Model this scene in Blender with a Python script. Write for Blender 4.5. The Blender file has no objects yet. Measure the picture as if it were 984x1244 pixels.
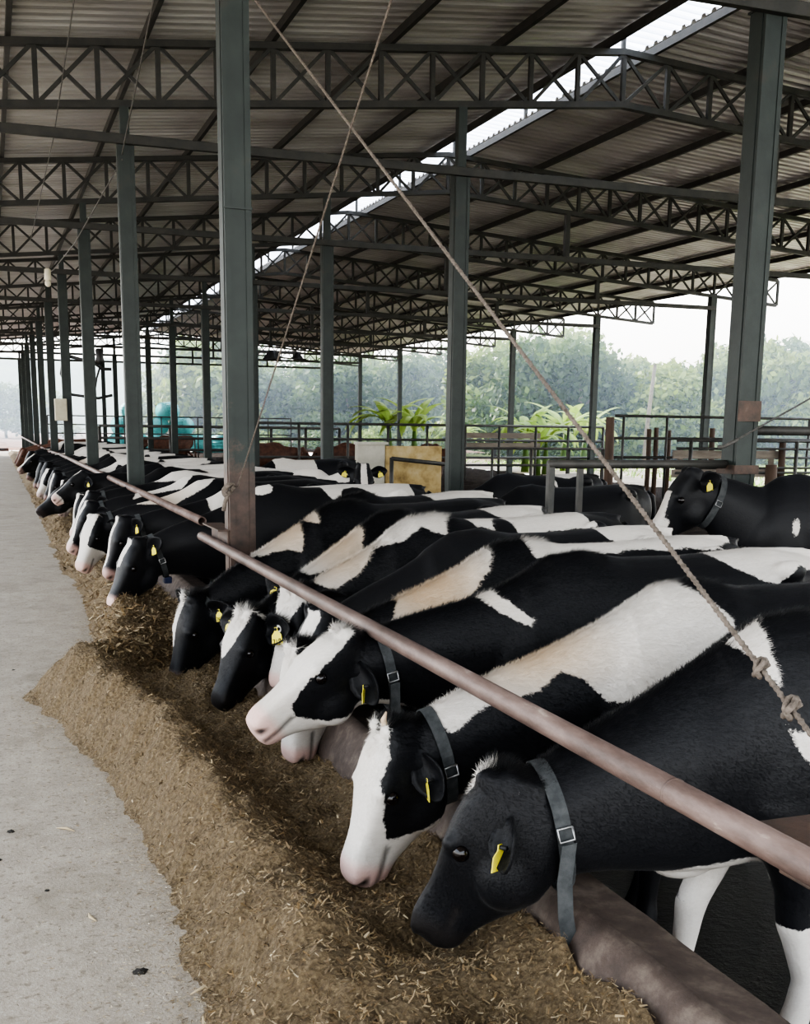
import bpy, bmesh, math, random
import numpy as np
from mathutils import Vector, Matrix
rnd = random.Random(7)
scn = bpy.context.scene
COL = scn.collection
PI = math.pi

# ------------------------------------------------------------ helpers
def link(o, parent=None):
    COL.objects.link(o)
    if parent is not None: o.parent = parent
    return o

class MB:
    """collects simple shapes, builds ONE mesh object"""
    def __init__(s): s.v = []; s.f = []
    def add(s, vs, fs):
        b = len(s.v); s.v += [tuple(p) for p in vs]; s.f += [tuple(i + b for i in f) for f in fs]; return s
    def box(s, c, size, rz=0.0):
        cx, cy, cz = c; hx, hy, hz = [k / 2 for k in size]; ca, sa = math.cos(rz), math.sin(rz); vs = []
        for z in (-hz, hz):
            for x, y in ((-hx, -hy), (hx, -hy), (hx, hy), (-hx, hy)): vs.append((cx + x * ca - y * sa, cy + x * sa + y * ca, cz + z))
        return s.add(vs, [(3, 2, 1, 0), (4, 5, 6, 7), (0, 1, 5, 4), (1, 2, 6, 5), (2, 3, 7, 6), (3, 0, 4, 7)])
    def beam(s, p0, p1, w, h, up=(0, 0, 1)):
        p0, p1 = Vector(p0), Vector(p1); d = (p1 - p0).normalized(); u = Vector(up)
        if abs(d.dot(u)) > .98: u = Vector((0, 1, 0))
        sd = d.cross(u).normalized(); u = sd.cross(d).normalized(); vs = []
        for p in (p0, p1):
            for a, b in ((-1, -1), (1, -1), (1, 1), (-1, 1)): vs.append(p + sd * a * w / 2 + u * b * h / 2)
        return s.add(vs, [(3, 2, 1, 0), (4, 5, 6, 7), (0, 1, 5, 4), (1, 2, 6, 5), (2, 3, 7, 6), (3, 0, 4, 7)])
    def tube(s, pts, r, n=10, cap=True):
        pts = [Vector(p) for p in pts]; m = len(pts); rs = r if isinstance(r, (list, tuple)) else [r] * m; vs = []; fs = []
        side = None
        for i, p in enumerate(pts):
            t = (pts[min(i + 1, m - 1)] - pts[max(i - 1, 0)]).normalized()
            if side is None:
                a = Vector((0, 0, 1)) if abs(t.z) < .9 else Vector((1, 0, 0)); side = t.cross(a).normalized()
            else:
                side = (side - t * side.dot(t)).normalized()
            b = side.cross(t)
            for k in range(n):
                an = 2 * PI * k / n; vs.append(p + (side * math.cos(an) + b * math.sin(an)) * rs[i])
        for i in range(m - 1):
            for k in range(n): fs.append((i * n + k, i * n + (k + 1) % n, (i + 1) * n + (k + 1) % n, (i + 1) * n + k))
        if cap: fs.append(tuple(range(n))[::-1]); fs.append(tuple(range((m - 1) * n, m * n)))
        return s.add(vs, fs)
    def pipe(s, p0, p1, ro, ri, n=20):
        """hollow pipe"""
        p0, p1 = Vector(p0), Vector(p1); d = (p1 - p0).normalized(); a = Vector((0, 0, 1)) if abs(d.z) < .9 else Vector((1, 0, 0))
        sd = d.cross(a).normalized(); b = sd.cross(d); vs = []; fs = []
        for p, r in ((p0, ri), (p0, ro), (p1, ro), (p1, ri)):
            for k in range(n):
                an = 2 * PI * k / n; vs.append(p + (sd * math.cos(an) + b * math.sin(an)) * r)
        for i in range(4):
            j = (i + 1) % 4
            for k in range(n): fs.append((i * n + k, i * n + (k + 1) % n, j * n + (k + 1) % n, j * n + k))
        return s.add(vs, fs)
    def lathe(s, c, prof, n=16):
        vs = []; fs = []; m = len(prof)
        for r, z in prof:
            for k in range(n): vs.append((c[0] + r * math.cos(2 * PI * k / n), c[1] + r * math.sin(2 * PI * k / n), c[2] + z))
        for i in range(m - 1):
            for k in range(n): fs.append((i * n + k, i * n + (k + 1) % n, (i + 1) * n + (k + 1) % n, (i + 1) * n + k))
        fs.append(tuple(range(n))[::-1]); fs.append(tuple(range((m - 1) * n, m * n)))
        return s.add(vs, fs)
    def mesh(s, name, mat=None, smooth=False, bevel=0):
        me = bpy.data.meshes.new(name); me.from_pydata(s.v, [], s.f); me.validate()
        bm = bmesh.new(); bm.from_mesh(me)
        bmesh.ops.recalc_face_normals(bm, faces=bm.faces)
        if bevel: bmesh.ops.bevel(bm, geom=list(bm.edges), offset=bevel, segments=2, affect='EDGES', profile=.5)
        bm.to_mesh(me); bm.free()
        if mat: me.materials.append(mat)
        if smooth:
            me.polygons.foreach_set('use_smooth', [True] * len(me.polygons))
        return me
    def build(s, name, mat=None, parent=None, smooth=False, bevel=0):
        return link(bpy.data.objects.new(name, s.mesh(name, mat, smooth, bevel)), parent)

def tag(o, label=None, cat=None, group=None, kind=None):
    if label: o['label'] = label
    if cat: o['category'] = cat
    if group: o['group'] = group
    if kind: o['kind'] = kind
    return o
def empty(name, loc, label, cat, group=None, rz=0.0):
    o = bpy.data.objects.new(name, None); link(o); o.location = loc; o.rotation_euler = (0, 0, rz); o.empty_display_size = .1
    return tag(o, label, cat, group)
def put(name, me, parent=None, loc=(0, 0, 0), rz=0.0):
    o = bpy.data.objects.new(name, me); link(o, parent); o.location = loc; o.rotation_euler = (0, 0, rz); return o
def struct(o): o['kind'] = 'structure'; return o
ORD = ['nearest', 'second', 'third', 'fourth', 'fifth', 'sixth', 'seventh', 'eighth', 'ninth', 'tenth', 'eleventh', 'twelfth']

# ------------------------------------------------------------ materials
def newmat(name):
    m = bpy.data.materials.new(name); m.use_nodes = True; nt = m.node_tree
    b = nt.nodes['Principled BSDF']; return m, nt, b
def noise(nt, scale, detail=4, rough=.6, coord='Object', sc=None, dist=0.0):
    tc = nt.nodes.new('ShaderNodeTexCoord'); n = nt.nodes.new('ShaderNodeTexNoise')
    n.inputs['Scale'].default_value = scale; n.inputs['Detail'].default_value = detail; n.inputs['Roughness'].default_value = rough
    n.inputs['Distortion'].default_value = dist
    if sc:
        mp = nt.nodes.new('ShaderNodeMapping'); mp.inputs['Scale'].default_value = sc
        nt.links.new(tc.outputs[coord], mp.inputs['Vector']); nt.links.new(mp.outputs[0], n.inputs['Vector'])
    else: nt.links.new(tc.outputs[coord], n.inputs['Vector'])
    return n.outputs['Fac']
def ramp(nt, fac, stops):
    r = nt.nodes.new('ShaderNodeValToRGB'); e = r.color_ramp.elements
    while len(e) < len(stops): e.new(.5)
    for i, (p, c) in enumerate(stops):
        e[i].position = p; e[i].color = (*c, 1) if len(c) == 3 else c
    nt.links.new(fac, r.inputs[0]); return r.outputs[0]
def mixc(nt, fac, a, b, mode='MIX'):
    m = nt.nodes.new('ShaderNodeMix'); m.data_type = 'RGBA'; m.blend_type = mode
    for sock, val in ((m.inputs[0], fac), (m.inputs[6], a), (m.inputs[7], b)):
        if hasattr(val, 'is_linked') or isinstance(val, bpy.types.NodeSocket): nt.links.new(val, sock)
        elif isinstance(val, (int, float)): sock.default_value = val
        else: sock.default_value = (*val, 1) if len(val) == 3 else val
    return m.outputs[2]
def math_(nt, op, a, b=0.0, c=None, clamp=False):
    m = nt.nodes.new('ShaderNodeMath'); m.operation = op; m.use_clamp = clamp
    for i, val in enumerate((a, b) if c is None else (a, b, c)):
        if isinstance(val, bpy.types.NodeSocket): nt.links.new(val, m.inputs[i])
        else: m.inputs[i].default_value = val
    return m.outputs[0]
def bump(nt, b, h, strength=.3, dist=.01):
    n = nt.nodes.new('ShaderNodeBump'); n.inputs['Strength'].default_value = strength; n.inputs['Distance'].default_value = dist
    nt.links.new(h, n.inputs['Height']); nt.links.new(n.outputs[0], b.inputs['Normal'])
def attr(nt, name, out='Fac'):
    a = nt.nodes.new('ShaderNodeAttribute'); a.attribute_name = name; return a.outputs[out]
def simple(name, stops, scale=8, rough=.6, metal=0.0, detail=5, bmp=0.0, bscale=40, sc=None, bdist=.01):
    m, nt, b = newmat(name)
    f = noise(nt, scale, detail, .65, sc=sc)
    nt.links.new(ramp(nt, f, stops), b.inputs['Base Color'])
    b.inputs['Roughness'].default_value = rough; b.inputs['Metallic'].default_value = metal
    if bmp: bump(nt, b, noise(nt, bscale, 6, .7), bmp, bdist)
    return m
M = {}
M['post'] = simple('green_post_paint', [(.3, (.013, .020, .018)), (.6, (.024, .034, .030)), (.78, (.042, .038, .031))], 3.5, .5, bmp=.12, bscale=60)
M['truss'] = simple('dark_truss_steel', [(.3, (.018, .020, .018)), (.7, (.045, .042, .036))], 6, .55, bmp=.1, bscale=60)
M['rust'] = simple('rusty_pipe', [(.28, (.075, .052, .044)), (.5, (.15, .105, .09)), (.66, (.21, .155, .135)), (.76, (.40, .34, .29))], 14, .52, bmp=.35, bscale=90, bdist=.004, sc=(1, .25, 1))
M['rustdark'] = simple('rusty_plate', [(.3, (.045, .035, .03)), (.6, (.10, .062, .045)), (.8, (.16, .12, .1))], 9, .6, bmp=.3)
M['fence'] = simple('dark_fence_pipe', [(.3, (.03, .032, .03)), (.7, (.075, .07, .062))], 5, .5)
M['wood'] = simple('weathered_wood_post', [(.3, (.06, .04, .03)), (.6, (.12, .078, .055)), (.8, (.2, .145, .105))], 6, .8, bmp=.4, sc=(1, 1, .15))
M['rope'] = simple('worn_rope', [(.3, (.085, .07, .058)), (.7, (.25, .21, .175))], 60, .9, bmp=.6, bscale=180)
M['wire'] = simple('thin_cable', [(.3, (.05, .05, .045)), (.7, (.14, .13, .12))], 30, .6)
M['plastic'] = simple('beige_box', [(.3, (.42, .38, .28)), (.7, (.52, .48, .37))], 6, .5)
M['blackplastic'] = simple('black_fitting', [(.3, (.015, .015, .016)), (.7, (.03, .03, .03))], 6, .45)
M['ceramic'] = simple('cream_lampholder', [(.3, (.6, .55, .42)), (.7, (.7, .65, .52))], 6, .4)
M['bale'] = simple('turquoise_bale_wrap', [(.3, (.10, .42, .43)), (.55, (.17, .55, .55)), (.8, (.4, .75, .75))], 3, .3, bmp=.4, bscale=9, bdist=.05)
M['strap'] = simple('grey_webbing', [(.35, (.030, .034, .036)), (.65, (.062, .066, .067))], 30, .75, bmp=.5, bscale=300, bdist=.002)
M['bluepl'] = simple('dark_blue_plastic', [(.3, (.012, .02, .06)), (.7, (.02, .03, .09))], 8, .4)
M['tagyel'] = simple('yellow_ear_tag', [(.3, (.72, .62, .06)), (.7, (.80, .71, .10))], 30, .45)
M['ink'] = simple('black_ink', [(.3, (.012, .012, .012)), (.7, (.02, .02, .02))], 30, .6)
M['metal'] = simple('dull_buckle', [(.3, (.25, .25, .25)), (.7, (.4, .4, .4))], 30, .35, .9)
M['yardwall'] = simple('stained_yellow_concrete', [(.3, (.22, .15, .06)), (.5, (.48, .36, .17)), (.75, (.62, .52, .32))], 2.2, .85, bmp=.3, bscale=20)
M['plank'] = simple('grey_plank', [(.3, (.15, .125, .10)), (.7, (.32, .28, .235))], 5, .85, bmp=.4, sc=(.2, 1, 1))
M['dung'] = simple('dark_dung', [(.3, (.012, .011, .009)), (.7, (.05, .045, .038))], 30, .8, bmp=.7, bscale=60, bdist=.02)
m, nt, b = newmat('cow_eye'); b.inputs['Base Color'].default_value = (.006, .004, .004, 1); b.inputs['Roughness'].default_value = .06; M['eye'] = m
m, nt, b = newmat('cow_horn'); nt.links.new(ramp(nt, noise(nt, 30), [(.3, (.35, .25, .16)), (.7, (.6, .5, .38))]), b.inputs['Base Color']); M['horn'] = m

# roof sheet: galvanised, streaked, tone varied by noise
m, nt, b = newmat('galvanised_roof_sheet')
f1 = noise(nt, .9, 5, .6, sc=(.35, 1.6, 1)); f2 = noise(nt, 5, 4, .6, sc=(.15, 6, 1))
c = mixc(nt, f2, ramp(nt, f1, [(.3, (.42, .41, .39)), (.7, (.60, .59, .57))]), ramp(nt, f1, [(.3, (.34, .30, .26)), (.7, (.72, .70, .67))]))
nt.links.new(c, b.inputs['Base Color']); b.inputs['Metallic'].default_value = .45; b.inputs['Roughness'].default_value = .32
M['roof'] = m
m, nt, b = newmat('white_translucent_ridge_sheet')
tr = nt.nodes.new('ShaderNodeBsdfTranslucent'); tr.inputs[0].default_value = (.85, .86, .9, 1)
mx = nt.nodes.new('ShaderNodeMixShader'); mx.inputs[0].default_value = .75
b.inputs['Base Color'].default_value = (.8, .8, .82, 1)
nt.links.new(ramp(nt, noise(nt, 3, 4, sc=(.2, 4, 1)), [(.3, (.66, .66, .70)), (.7, (.9, .9, .94))]), tr.inputs[0])
nt.links.new(b.outputs[0], mx.inputs[1]); nt.links.new(tr.outputs[0], mx.inputs[2]); nt.links.new(mx.outputs[0], nt.nodes['Material Output'].inputs[0]); M['ridge'] = m

# feed alley concrete: pale, dusty, speckled
m, nt, b = newmat('dusty_alley_concrete')
big = noise(nt, .7, 4, .6); mid = noise(nt, 6, 6, .7); fine = noise(nt, 95, 3, .7); spk = noise(nt, 38, 2, .5)
c = ramp(nt, big, [(.3, (.29, .25, .20)), (.7, (.40, .352, .292))])
c = mixc(nt, .5, c, ramp(nt, mid, [(.3, (.23, .195, .152)), (.7, (.45, .40, .335))]))
c = mixc(nt, math_(nt, 'MULTIPLY', ramp(nt, fine, [(.52, (0, 0, 0)), (.68, (1, 1, 1))]), .5), c, (.54, .50, .44))
c = mixc(nt, math_(nt, 'MULTIPLY', ramp(nt, spk, [(.57, (0, 0, 0)), (.68, (1, 1, 1))]), .7), c, (.17, .14, .10))
st = noise(nt, 2.1, 5, .7, dist=.6)
c = mixc(nt, math_(nt, 'MULTIPLY', ramp(nt, st, [(.52, (0, 0, 0)), (.70, (1, 1, 1))]), .6), c, (.20, .17, .125))
nt.links.new(c, b.inputs['Base Color']); b.inputs['Roughness'].default_value = .85
bump(nt, b, math_(nt, 'ADD', mid, math_(nt, 'MULTIPLY', fine, .5)), .5, .012); M['alley'] = m

M['curb'] = simple('worn_curb_concrete', [(.25, (.04, .029, .024)), (.5, (.09, .066, .054)), (.68, (.17, .135, .11)), (.8, (.30, .26, .22))], 9, .75, bmp=.5, bscale=70, bdist=.008, detail=9)
M['dirt'] = simple('dark_bedding_dirt', [(.3, (.014, .010, .008)), (.55, (.042, .029, .023)), (.8, (.085, .062, .05))], 5, .95, bmp=.9, bscale=9, bdist=.12, detail=9)
M['pasture'] = simple('sunlit_pasture', [(.3, (.22, .27, .07)), (.55, (.34, .39, .12)), (.8, (.46, .46, .22))], .5, .9, bmp=.5, bscale=6, bdist=.1)
M['redsoil'] = simple('reddish_soil', [(.3, (.14, .07, .05)), (.6, (.25, .145, .105)), (.8, (.38, .27, .21))], 1.2, .95, bmp=.8, bscale=3, bdist=.2)
M['dirt'].node_tree.nodes['Principled BSDF'].inputs['Specular IOR Level'].default_value = .1
M['drysoil'] = simple('pale_dry_soil', [(.3, (.30, .235, .17)), (.55, (.46, .37, .28)), (.8, (.58, .49, .39))], 2, .95, bmp=.6, bscale=7, bdist=.06)
M['wetfloor'] = simple('wet_stall_floor', [(.3, (.006, .006, .006)), (.7, (.022, .02, .017))], 6, .35, bmp=.6, bscale=30)

# silage
m, nt, b = newmat('chopped_silage')
v = nt.nodes.new('ShaderNodeTexVoronoi'); v.inputs['Scale'].default_value = 60
tc = nt.nodes.new('ShaderNodeTexCoord'); nt.links.new(tc.outputs['Object'], v.inputs['Vector'])
c = ramp(nt, noise(nt, 42, 8, .8), [(.28, (.045, .030, .015)), (.45, (.17, .12, .066)), (.6, (.30, .225, .13)), (.75, (.45, .365, .235))])
c = mixc(nt, .35, c, ramp(nt, math_(nt, 'FRACT', math_(nt, 'MULTIPLY', v.outputs['Distance'], 7.0)), [(0, (.2, .2, .2)), (1, (.8, .8, .8))]), 'OVERLAY')
c = mixc(nt, math_(nt, 'MULTIPLY', noise(nt, 1.6, 3, .5), .4), c, (.20, .145, .08))
nt.links.new(c, b.inputs['Base Color']); b.inputs['Roughness'].default_value = .85
bump(nt, b, math_(nt, 'ADD', noise(nt, 42, 8, .8), v.outputs['Distance']), .9, .03); M['silage'] = m
m, nt, b = newmat('straw_flake')
nt.links.new(attr(nt, 'tone', 'Color'), b.inputs['Base Color']); b.inputs['Roughness'].default_value = .7; M['flake'] = m

# leaves
def leafmat(name, c1, c2, c3, trans=.45):
    m, nt, b = newmat(name); oi = nt.nodes.new('ShaderNodeObjectInfo')
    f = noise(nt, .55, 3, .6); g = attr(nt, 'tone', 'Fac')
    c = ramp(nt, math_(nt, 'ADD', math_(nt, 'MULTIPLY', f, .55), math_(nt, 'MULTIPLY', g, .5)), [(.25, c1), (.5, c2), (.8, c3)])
    nt.links.new(c, b.inputs['Base Color']); b.inputs['Roughness'].default_value = .55
    t = nt.nodes.new('ShaderNodeBsdfTranslucent'); nt.links.new(c, t.inputs[0]); x = nt.nodes.new('ShaderNodeMixShader'); x.inputs[0].default_value = trans
    nt.links.new(b.outputs[0], x.inputs[1]); nt.links.new(t.outputs[0], x.inputs[2]); nt.links.new(x.outputs[0], nt.nodes['Material Output'].inputs[0]); return m
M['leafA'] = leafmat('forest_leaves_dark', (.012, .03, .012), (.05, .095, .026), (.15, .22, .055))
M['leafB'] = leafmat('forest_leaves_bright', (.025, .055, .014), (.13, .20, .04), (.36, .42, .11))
M['leafC'] = leafmat('banana_leaves', (.09, .16, .03), (.24, .34, .07), (.46, .52, .18))
M['bark'] = simple('tree_bark', [(.3, (.07, .055, .04)), (.7, (.2, .17, .13))], 6, .9, bmp=.4)

# cow coat: 'pat' (>0 white), 'tint' r=tan g=pink b=dark: bare skin, hooves, dark painted into nostril and mouth hollows
m, nt, b = newmat('holstein_coat')
oi = nt.nodes.new('ShaderNodeObjectInfo')
lo = noise(nt, 5.0, 3, .55, dist=.3); hi = noise(nt, 75, 3, .7); pat = attr(nt, 'pat', 'Fac')
s_ = math_(nt, 'ADD', math_(nt, 'ADD', pat, math_(nt, 'MULTIPLY', math_(nt, 'SUBTRACT', lo, .5), .055)), math_(nt, 'MULTIPLY', math_(nt, 'SUBTRACT', hi, .5), .030))
mk = math_(nt, 'MULTIPLY_ADD', s_, 160, .5, clamp=True)
hairn = noise(nt, 26, 5, .75, sc=(1, 4, 4)); big = noise(nt, 2.3, 3, .5)
sep = nt.nodes.new('ShaderNodeSeparateColor'); nt.links.new(attr(nt, 'tint', 'Color'), sep.inputs[0])
white = mixc(nt, hairn, (.50, .465, .42), (.70, .67, .63))
white = mixc(nt, math_(nt, 'MULTIPLY', ramp(nt, big, [(.5, (0, 0, 0)), (.75, (1, 1, 1))]), .35), white, (.55, .47, .38))
white = mixc(nt, math_(nt, 'MULTIPLY', sep.outputs[0], math_(nt, 'MULTIPLY_ADD', hairn, .9, .45), clamp=True), white, (.50, .36, .22))
black = mixc(nt, hairn, (.0045, .0048, .006), (.013, .0135, .016))
c = mixc(nt, mk, black, white)
c = mixc(nt, sep.outputs[1], c, mixc(nt, hairn, (.55, .34, .30), (.70, .50, .45)))
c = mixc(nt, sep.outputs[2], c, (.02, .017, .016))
nt.links.new(c, b.inputs['Base Color']); b.inputs['Roughness'].default_value = .5
rr = math_(nt, 'MULTIPLY_ADD', mk, .2, .5); nt.links.new(rr, b.inputs['Roughness'])
b.inputs['Specular IOR Level'].default_value = .28
b.inputs['Sheen Weight'].default_value = .03; b.inputs['Sheen Roughness'].default_value = .4
bump(nt, b, math_(nt, 'ADD', hairn, math_(nt, 'MULTIPLY', hi, .5)), .28, .006); M['coat'] = m
M['hair'] = m.copy(); M['hair'].name = 'holstein_hair'; _n = M['hair'].node_tree; _b = _n.nodes['Principled BSDF']; _n.links.remove(_b.inputs['Normal'].links[0]); _b.inputs['Specular IOR Level'].default_value = .2
m, nt, b = newmat('brown_coat')
nt.links.new(ramp(nt, noise(nt, 9, 4), [(.3, (.05, .02, .012)), (.7, (.13, .055, .032))]), b.inputs['Base Color']); b.inputs['Roughness'].default_value = .6; M['browncoat'] = m

m, nt, b = newmat('green_post_paint_rusted_foot')
tc = nt.nodes.new('ShaderNodeTexCoord'); sx = nt.nodes.new('ShaderNodeSeparateXYZ'); nt.links.new(tc.outputs['Object'], sx.inputs[0])
g = ramp(nt, noise(nt, 3.5, 5), [(.3, (.013, .020, .018)), (.6, (.024, .034, .030)), (.78, (.042, .038, .031))]); r_ = ramp(nt, noise(nt, 7, 6, .7), [(.3, (.035, .026, .022)), (.55, (.085, .055, .042)), (.75, (.13, .10, .085))])
k = math_(nt, 'MULTIPLY_ADD', math_(nt, 'ADD', math_(nt, 'SUBTRACT', 1.62, sx.outputs[2]), math_(nt, 'MULTIPLY', math_(nt, 'SUBTRACT', noise(nt, 4, 5, .7), .5), 2.2)), 4, .5, clamp=True)
nt.links.new(mixc(nt, k, g, r_), b.inputs['Base Color']); b.inputs['Roughness'].default_value = .55; M['postrust'] = m
# ------------------------------------------------------------ camera
H = 1.62
f_, cy_, yaw, pt, rl = 1361.08, 785.89, .3512, .1946, .0127
Fv = Vector((math.sin(yaw) * math.cos(pt), math.cos(yaw) * math.cos(pt), -math.sin(pt)))
R0 = Vector((math.cos(yaw), -math.sin(yaw), 0)); U0 = R0.cross(Fv)
Rv = R0 * math.cos(rl) + U0 * math.sin(rl); Uv = U0 * math.cos(rl) - R0 * math.sin(rl)
cd = bpy.data.cameras.new('camera'); cam = bpy.data.objects.new('camera', cd); link(cam)
mw = Matrix.Identity(4)
for i in range(3): mw[i][0] = Rv[i]; mw[i][1] = Uv[i]; mw[i][2] = -Fv[i]
mw[2][3] = H; cam.matrix_world = mw
cd.sensor_fit = 'VERTICAL'; cd.sensor_height = 24; cd.lens = f_ / 1244 * 24; cd.shift_y = (cy_ - 622) / 1244
cd.clip_start = .05; cd.clip_end = 800
scn.camera = cam

# ------------------------------------------------------------ light
w = bpy.data.worlds.new('sky'); scn.world = w; w.use_nodes = True; nt = w.node_tree
bg = nt.nodes['Background']; tc = nt.nodes.new('ShaderNodeTexCoord'); sx = nt.nodes.new('ShaderNodeSeparateXYZ')
nt.links.new(tc.outputs['Generated'], sx.inputs[0])
c = ramp(nt, sx.outputs[2], [(.0, (1, .985, .95)), (.25, (.93, .965, 1)), (.8, (.66, .80, 1))])
nt.links.new(c, bg.inputs[0]); bg.inputs[1].default_value = 3.0
sl = bpy.data.lights.new('sun', 'SUN'); sl.energy = 6.0; sl.angle = math.radians(3); sl.color = (1, .95, .86)
so = bpy.data.objects.new('sun', sl); link(so)
sd = Vector((-.42, .85, .62)).normalized()      # towards the sun: behind the far left end of the shed
so.rotation_euler = sd.to_track_quat('Z', 'Y').to_euler()
scn.view_settings.view_transform = 'AgX'
scn.view_settings.look = 'AgX - High Contrast'
scn.view_settings.exposure = 0.68
scn.cycles.max_bounces = 8; scn.cycles.diffuse_bounces = 4; scn.cycles.transparent_max_bounces = 8
scn.cycles.use_denoising = True

# ------------------------------------------------------------ barn frame
XL, XM, XR, XG, YF = 1.598, 5.684, 17.80, 7.93, 7.724
EL, ER = -4.0, 19.78                # eaves
TIE, ZB = 4.71, 5.735              # tie-beam height, bottom chord at the ridge
SLL, SLR = .0999, .072
DT = .63                            # truss depth
GZ = -.25                           # yard and stall floor
NF = 10
def zbot(x): return ZB - SLL * (XG - x) if x < XG else ZB - SLR * (x - XG)
def fy(n): return YF + 6 * n

# truss part meshes, built once, copied to each frame (local origin at X=0,Y=frame,Z=0)
def chord(off, x0, x1):
    mb = MB()
    for s in (-.026, .026): mb.beam((x0, s, zbot(x0) + off), (x1, s, zbot(x1) + off), .046, .075)
    return mb
xs = [XG - .66 * i for i in range(0, 19)][::-1]; xs = [x for x in xs if x > EL - .3] + [XG + .66 * i for i in range(1, 19)]
mesh_tc = [chord(DT, EL, XG).mesh('top_chord', M['truss']), chord(DT, XG, ER).mesh('top_chord', M['truss'])]
mesh_bc = [chord(0, EL, XG).mesh('bottom_chord', M['truss']), chord(0, XG, ER).mesh('bottom_chord', M['truss'])]
mesh_vs = [MB().beam((x, 0, zbot(x)), (x, 0, zbot(x) + DT), .055, .055).mesh('vertical_strut', M['truss']) for x in xs]
mesh_db = []
for x0, x1 in zip(xs[:-1], xs[1:]):
    mesh_db.append(MB().beam((x0, -.018, zbot(x0)), (x1, -.018, zbot(x1) + DT), .03, .042).mesh('diagonal_brace', M['truss']))
    mesh_db.append(MB().beam((x0, .018, zbot(x0) + DT), (x1, .018, zbot(x1)), .03, .042).mesh('diagonal_brace', M['truss']))
mesh_hg = [MB().box((x, 0, (zbot(x) + TIE) / 2), (.09, .09, zbot(x) - TIE - .05)).mesh('hanger', M['truss']) for x in (10.35, 14.4)]
for n in range(NF):
    t = empty('roof_truss', (0, fy(n), 0), f'dark steel lattice roof truss over the {ORD[n]} pair of posts along the shed', 'roof truss', 'roof trusses of the cattle shed')
    for k in (0, 1): put('top_chord', mesh_tc[k], t); put('bottom_chord', mesh_bc[k], t)
    for me in mesh_vs: put('vertical_strut', me, t)
    for me in mesh_db: put('diagonal_brace', me, t)
    for me in mesh_hg: put('hanger', me, t)

tie_me = MB().box((7.4, 0, TIE), (20.8, .07, .10)).mesh('tie_beam', M['truss'], bevel=.006)
for n in range(NF):
    o = put('tie_beam', tie_me, None, (0, fy(n), 0)); o.location.y -= .13
    tag(o, f'long flat dark tie beam fixed across the {ORD[n]} pair of post tops', 'beam', 'tie beams across the post tops')

# posts
def post_mesh(w, z0, z1):
    mb = MB(); g = .006; hw = w / 2
    mb.box((0, 0, (z0 + z1) / 2), (w, w, z1 - z0))
    for sx_ in (-1, 1): mb.box((sx_ * (hw - .02), -hw - g / 2, (z0 + z1) / 2), (.04, g, z1 - z0)); mb.box((sx_ * (hw + g / 2), 0, (z0 + z1) / 2), (g, w * .7, z1 - z0))
    return mb
lab_l = lambda n: f'dark green square steel post beside the feed rail, {ORD[n]} of that line'
for n in range(0, NF):
    t = empty('steel_post', (XL, fy(n), GZ), lab_l(n), 'post', 'posts along the feed rail')
    post_mesh(.178, 0, TIE - GZ).build('shaft', M['postrust' if n < 1 else 'post'], t)
    zt = zbot(XL) - GZ - .03
    MB().box((0, 0, (zt + TIE - GZ) / 2), (.10, .10, zt - TIE + GZ)).build('top_stub', M['post'], t)
    MB().box((0, 0, TIE - GZ + .008), (.2, .2, .016)).build('cap_plate', M['post'], t)
    if n == 0:
        MB().box((0, -.099, 3.25), (.19, .012, .012)).build('weld_seam', M['post'], t)
lab_m = lambda n: f'tall green steel post in the middle of the shed, {ORD[n]} of that line'
for n in range(0, NF):
    t = empty('steel_post', (XM, fy(n), GZ), lab_m(n), 'post', 'posts along the middle of the shed')
    post_mesh(.19, 0, TIE - GZ).build('shaft', M['post'], t)
    zt = zbot(XM) - GZ - .03
    MB().box((0, 0, (zt + TIE - GZ) / 2), (.11, .11, zt - TIE + GZ)).build('top_stub', M['post'], t)
    MB().box((0, 0, TIE - GZ + .008), (.22, .22, .016)).build('cap_plate', M['post'], t)
    if n == 0:
        MB().box((0, -.105, 1.56), (.24, .02, .07)).box((-.105, 0, 1.56), (.02, .24, .07)).build('rust_clamp', M['rustdark'], t)
        MB().box((0, -.105, 2.02), (.21, .014, .16)).build('rust_patch', M['rustdark'], t)
for n in range(1, NF):
    t = empty('steel_post', (XR, fy(n), GZ), f'slim grey steel post under the far right eave, {ORD[n - 1]} of that line', 'post', 'posts under the right eave')
    zt = zbot(XR) - GZ - .03
    post_mesh(.17, 0, zt).build('shaft', M['post'], t)
    MB().box((0, 0, .01), (.3, .3, .02)).build('base_plate', M['post'], t)

# purlins, one by one
zr = lambda x: zbot(x) + DT + .04
pl = [7.66 - 1.45 * i for i in range(9)]; pr = [8.36 + 1.42 * i for i in range(9)]
for i, x in enumerate(pl + pr):
    side = 'left' if x < XG else 'right'; k = i if i < len(pl) else i - len(pl)
    hh = .10
    o = MB().box((0, 0, 0), (.055, 68, hh)).build('purlin', M['truss']); o.location = (x, 30, zr(x) + hh / 2)
    tag(o, f'long dark purlin under the {side} roof slope, {ORD[k]} out from the bright ridge gap', 'purlin', 'purlins under the roof sheets')

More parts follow.
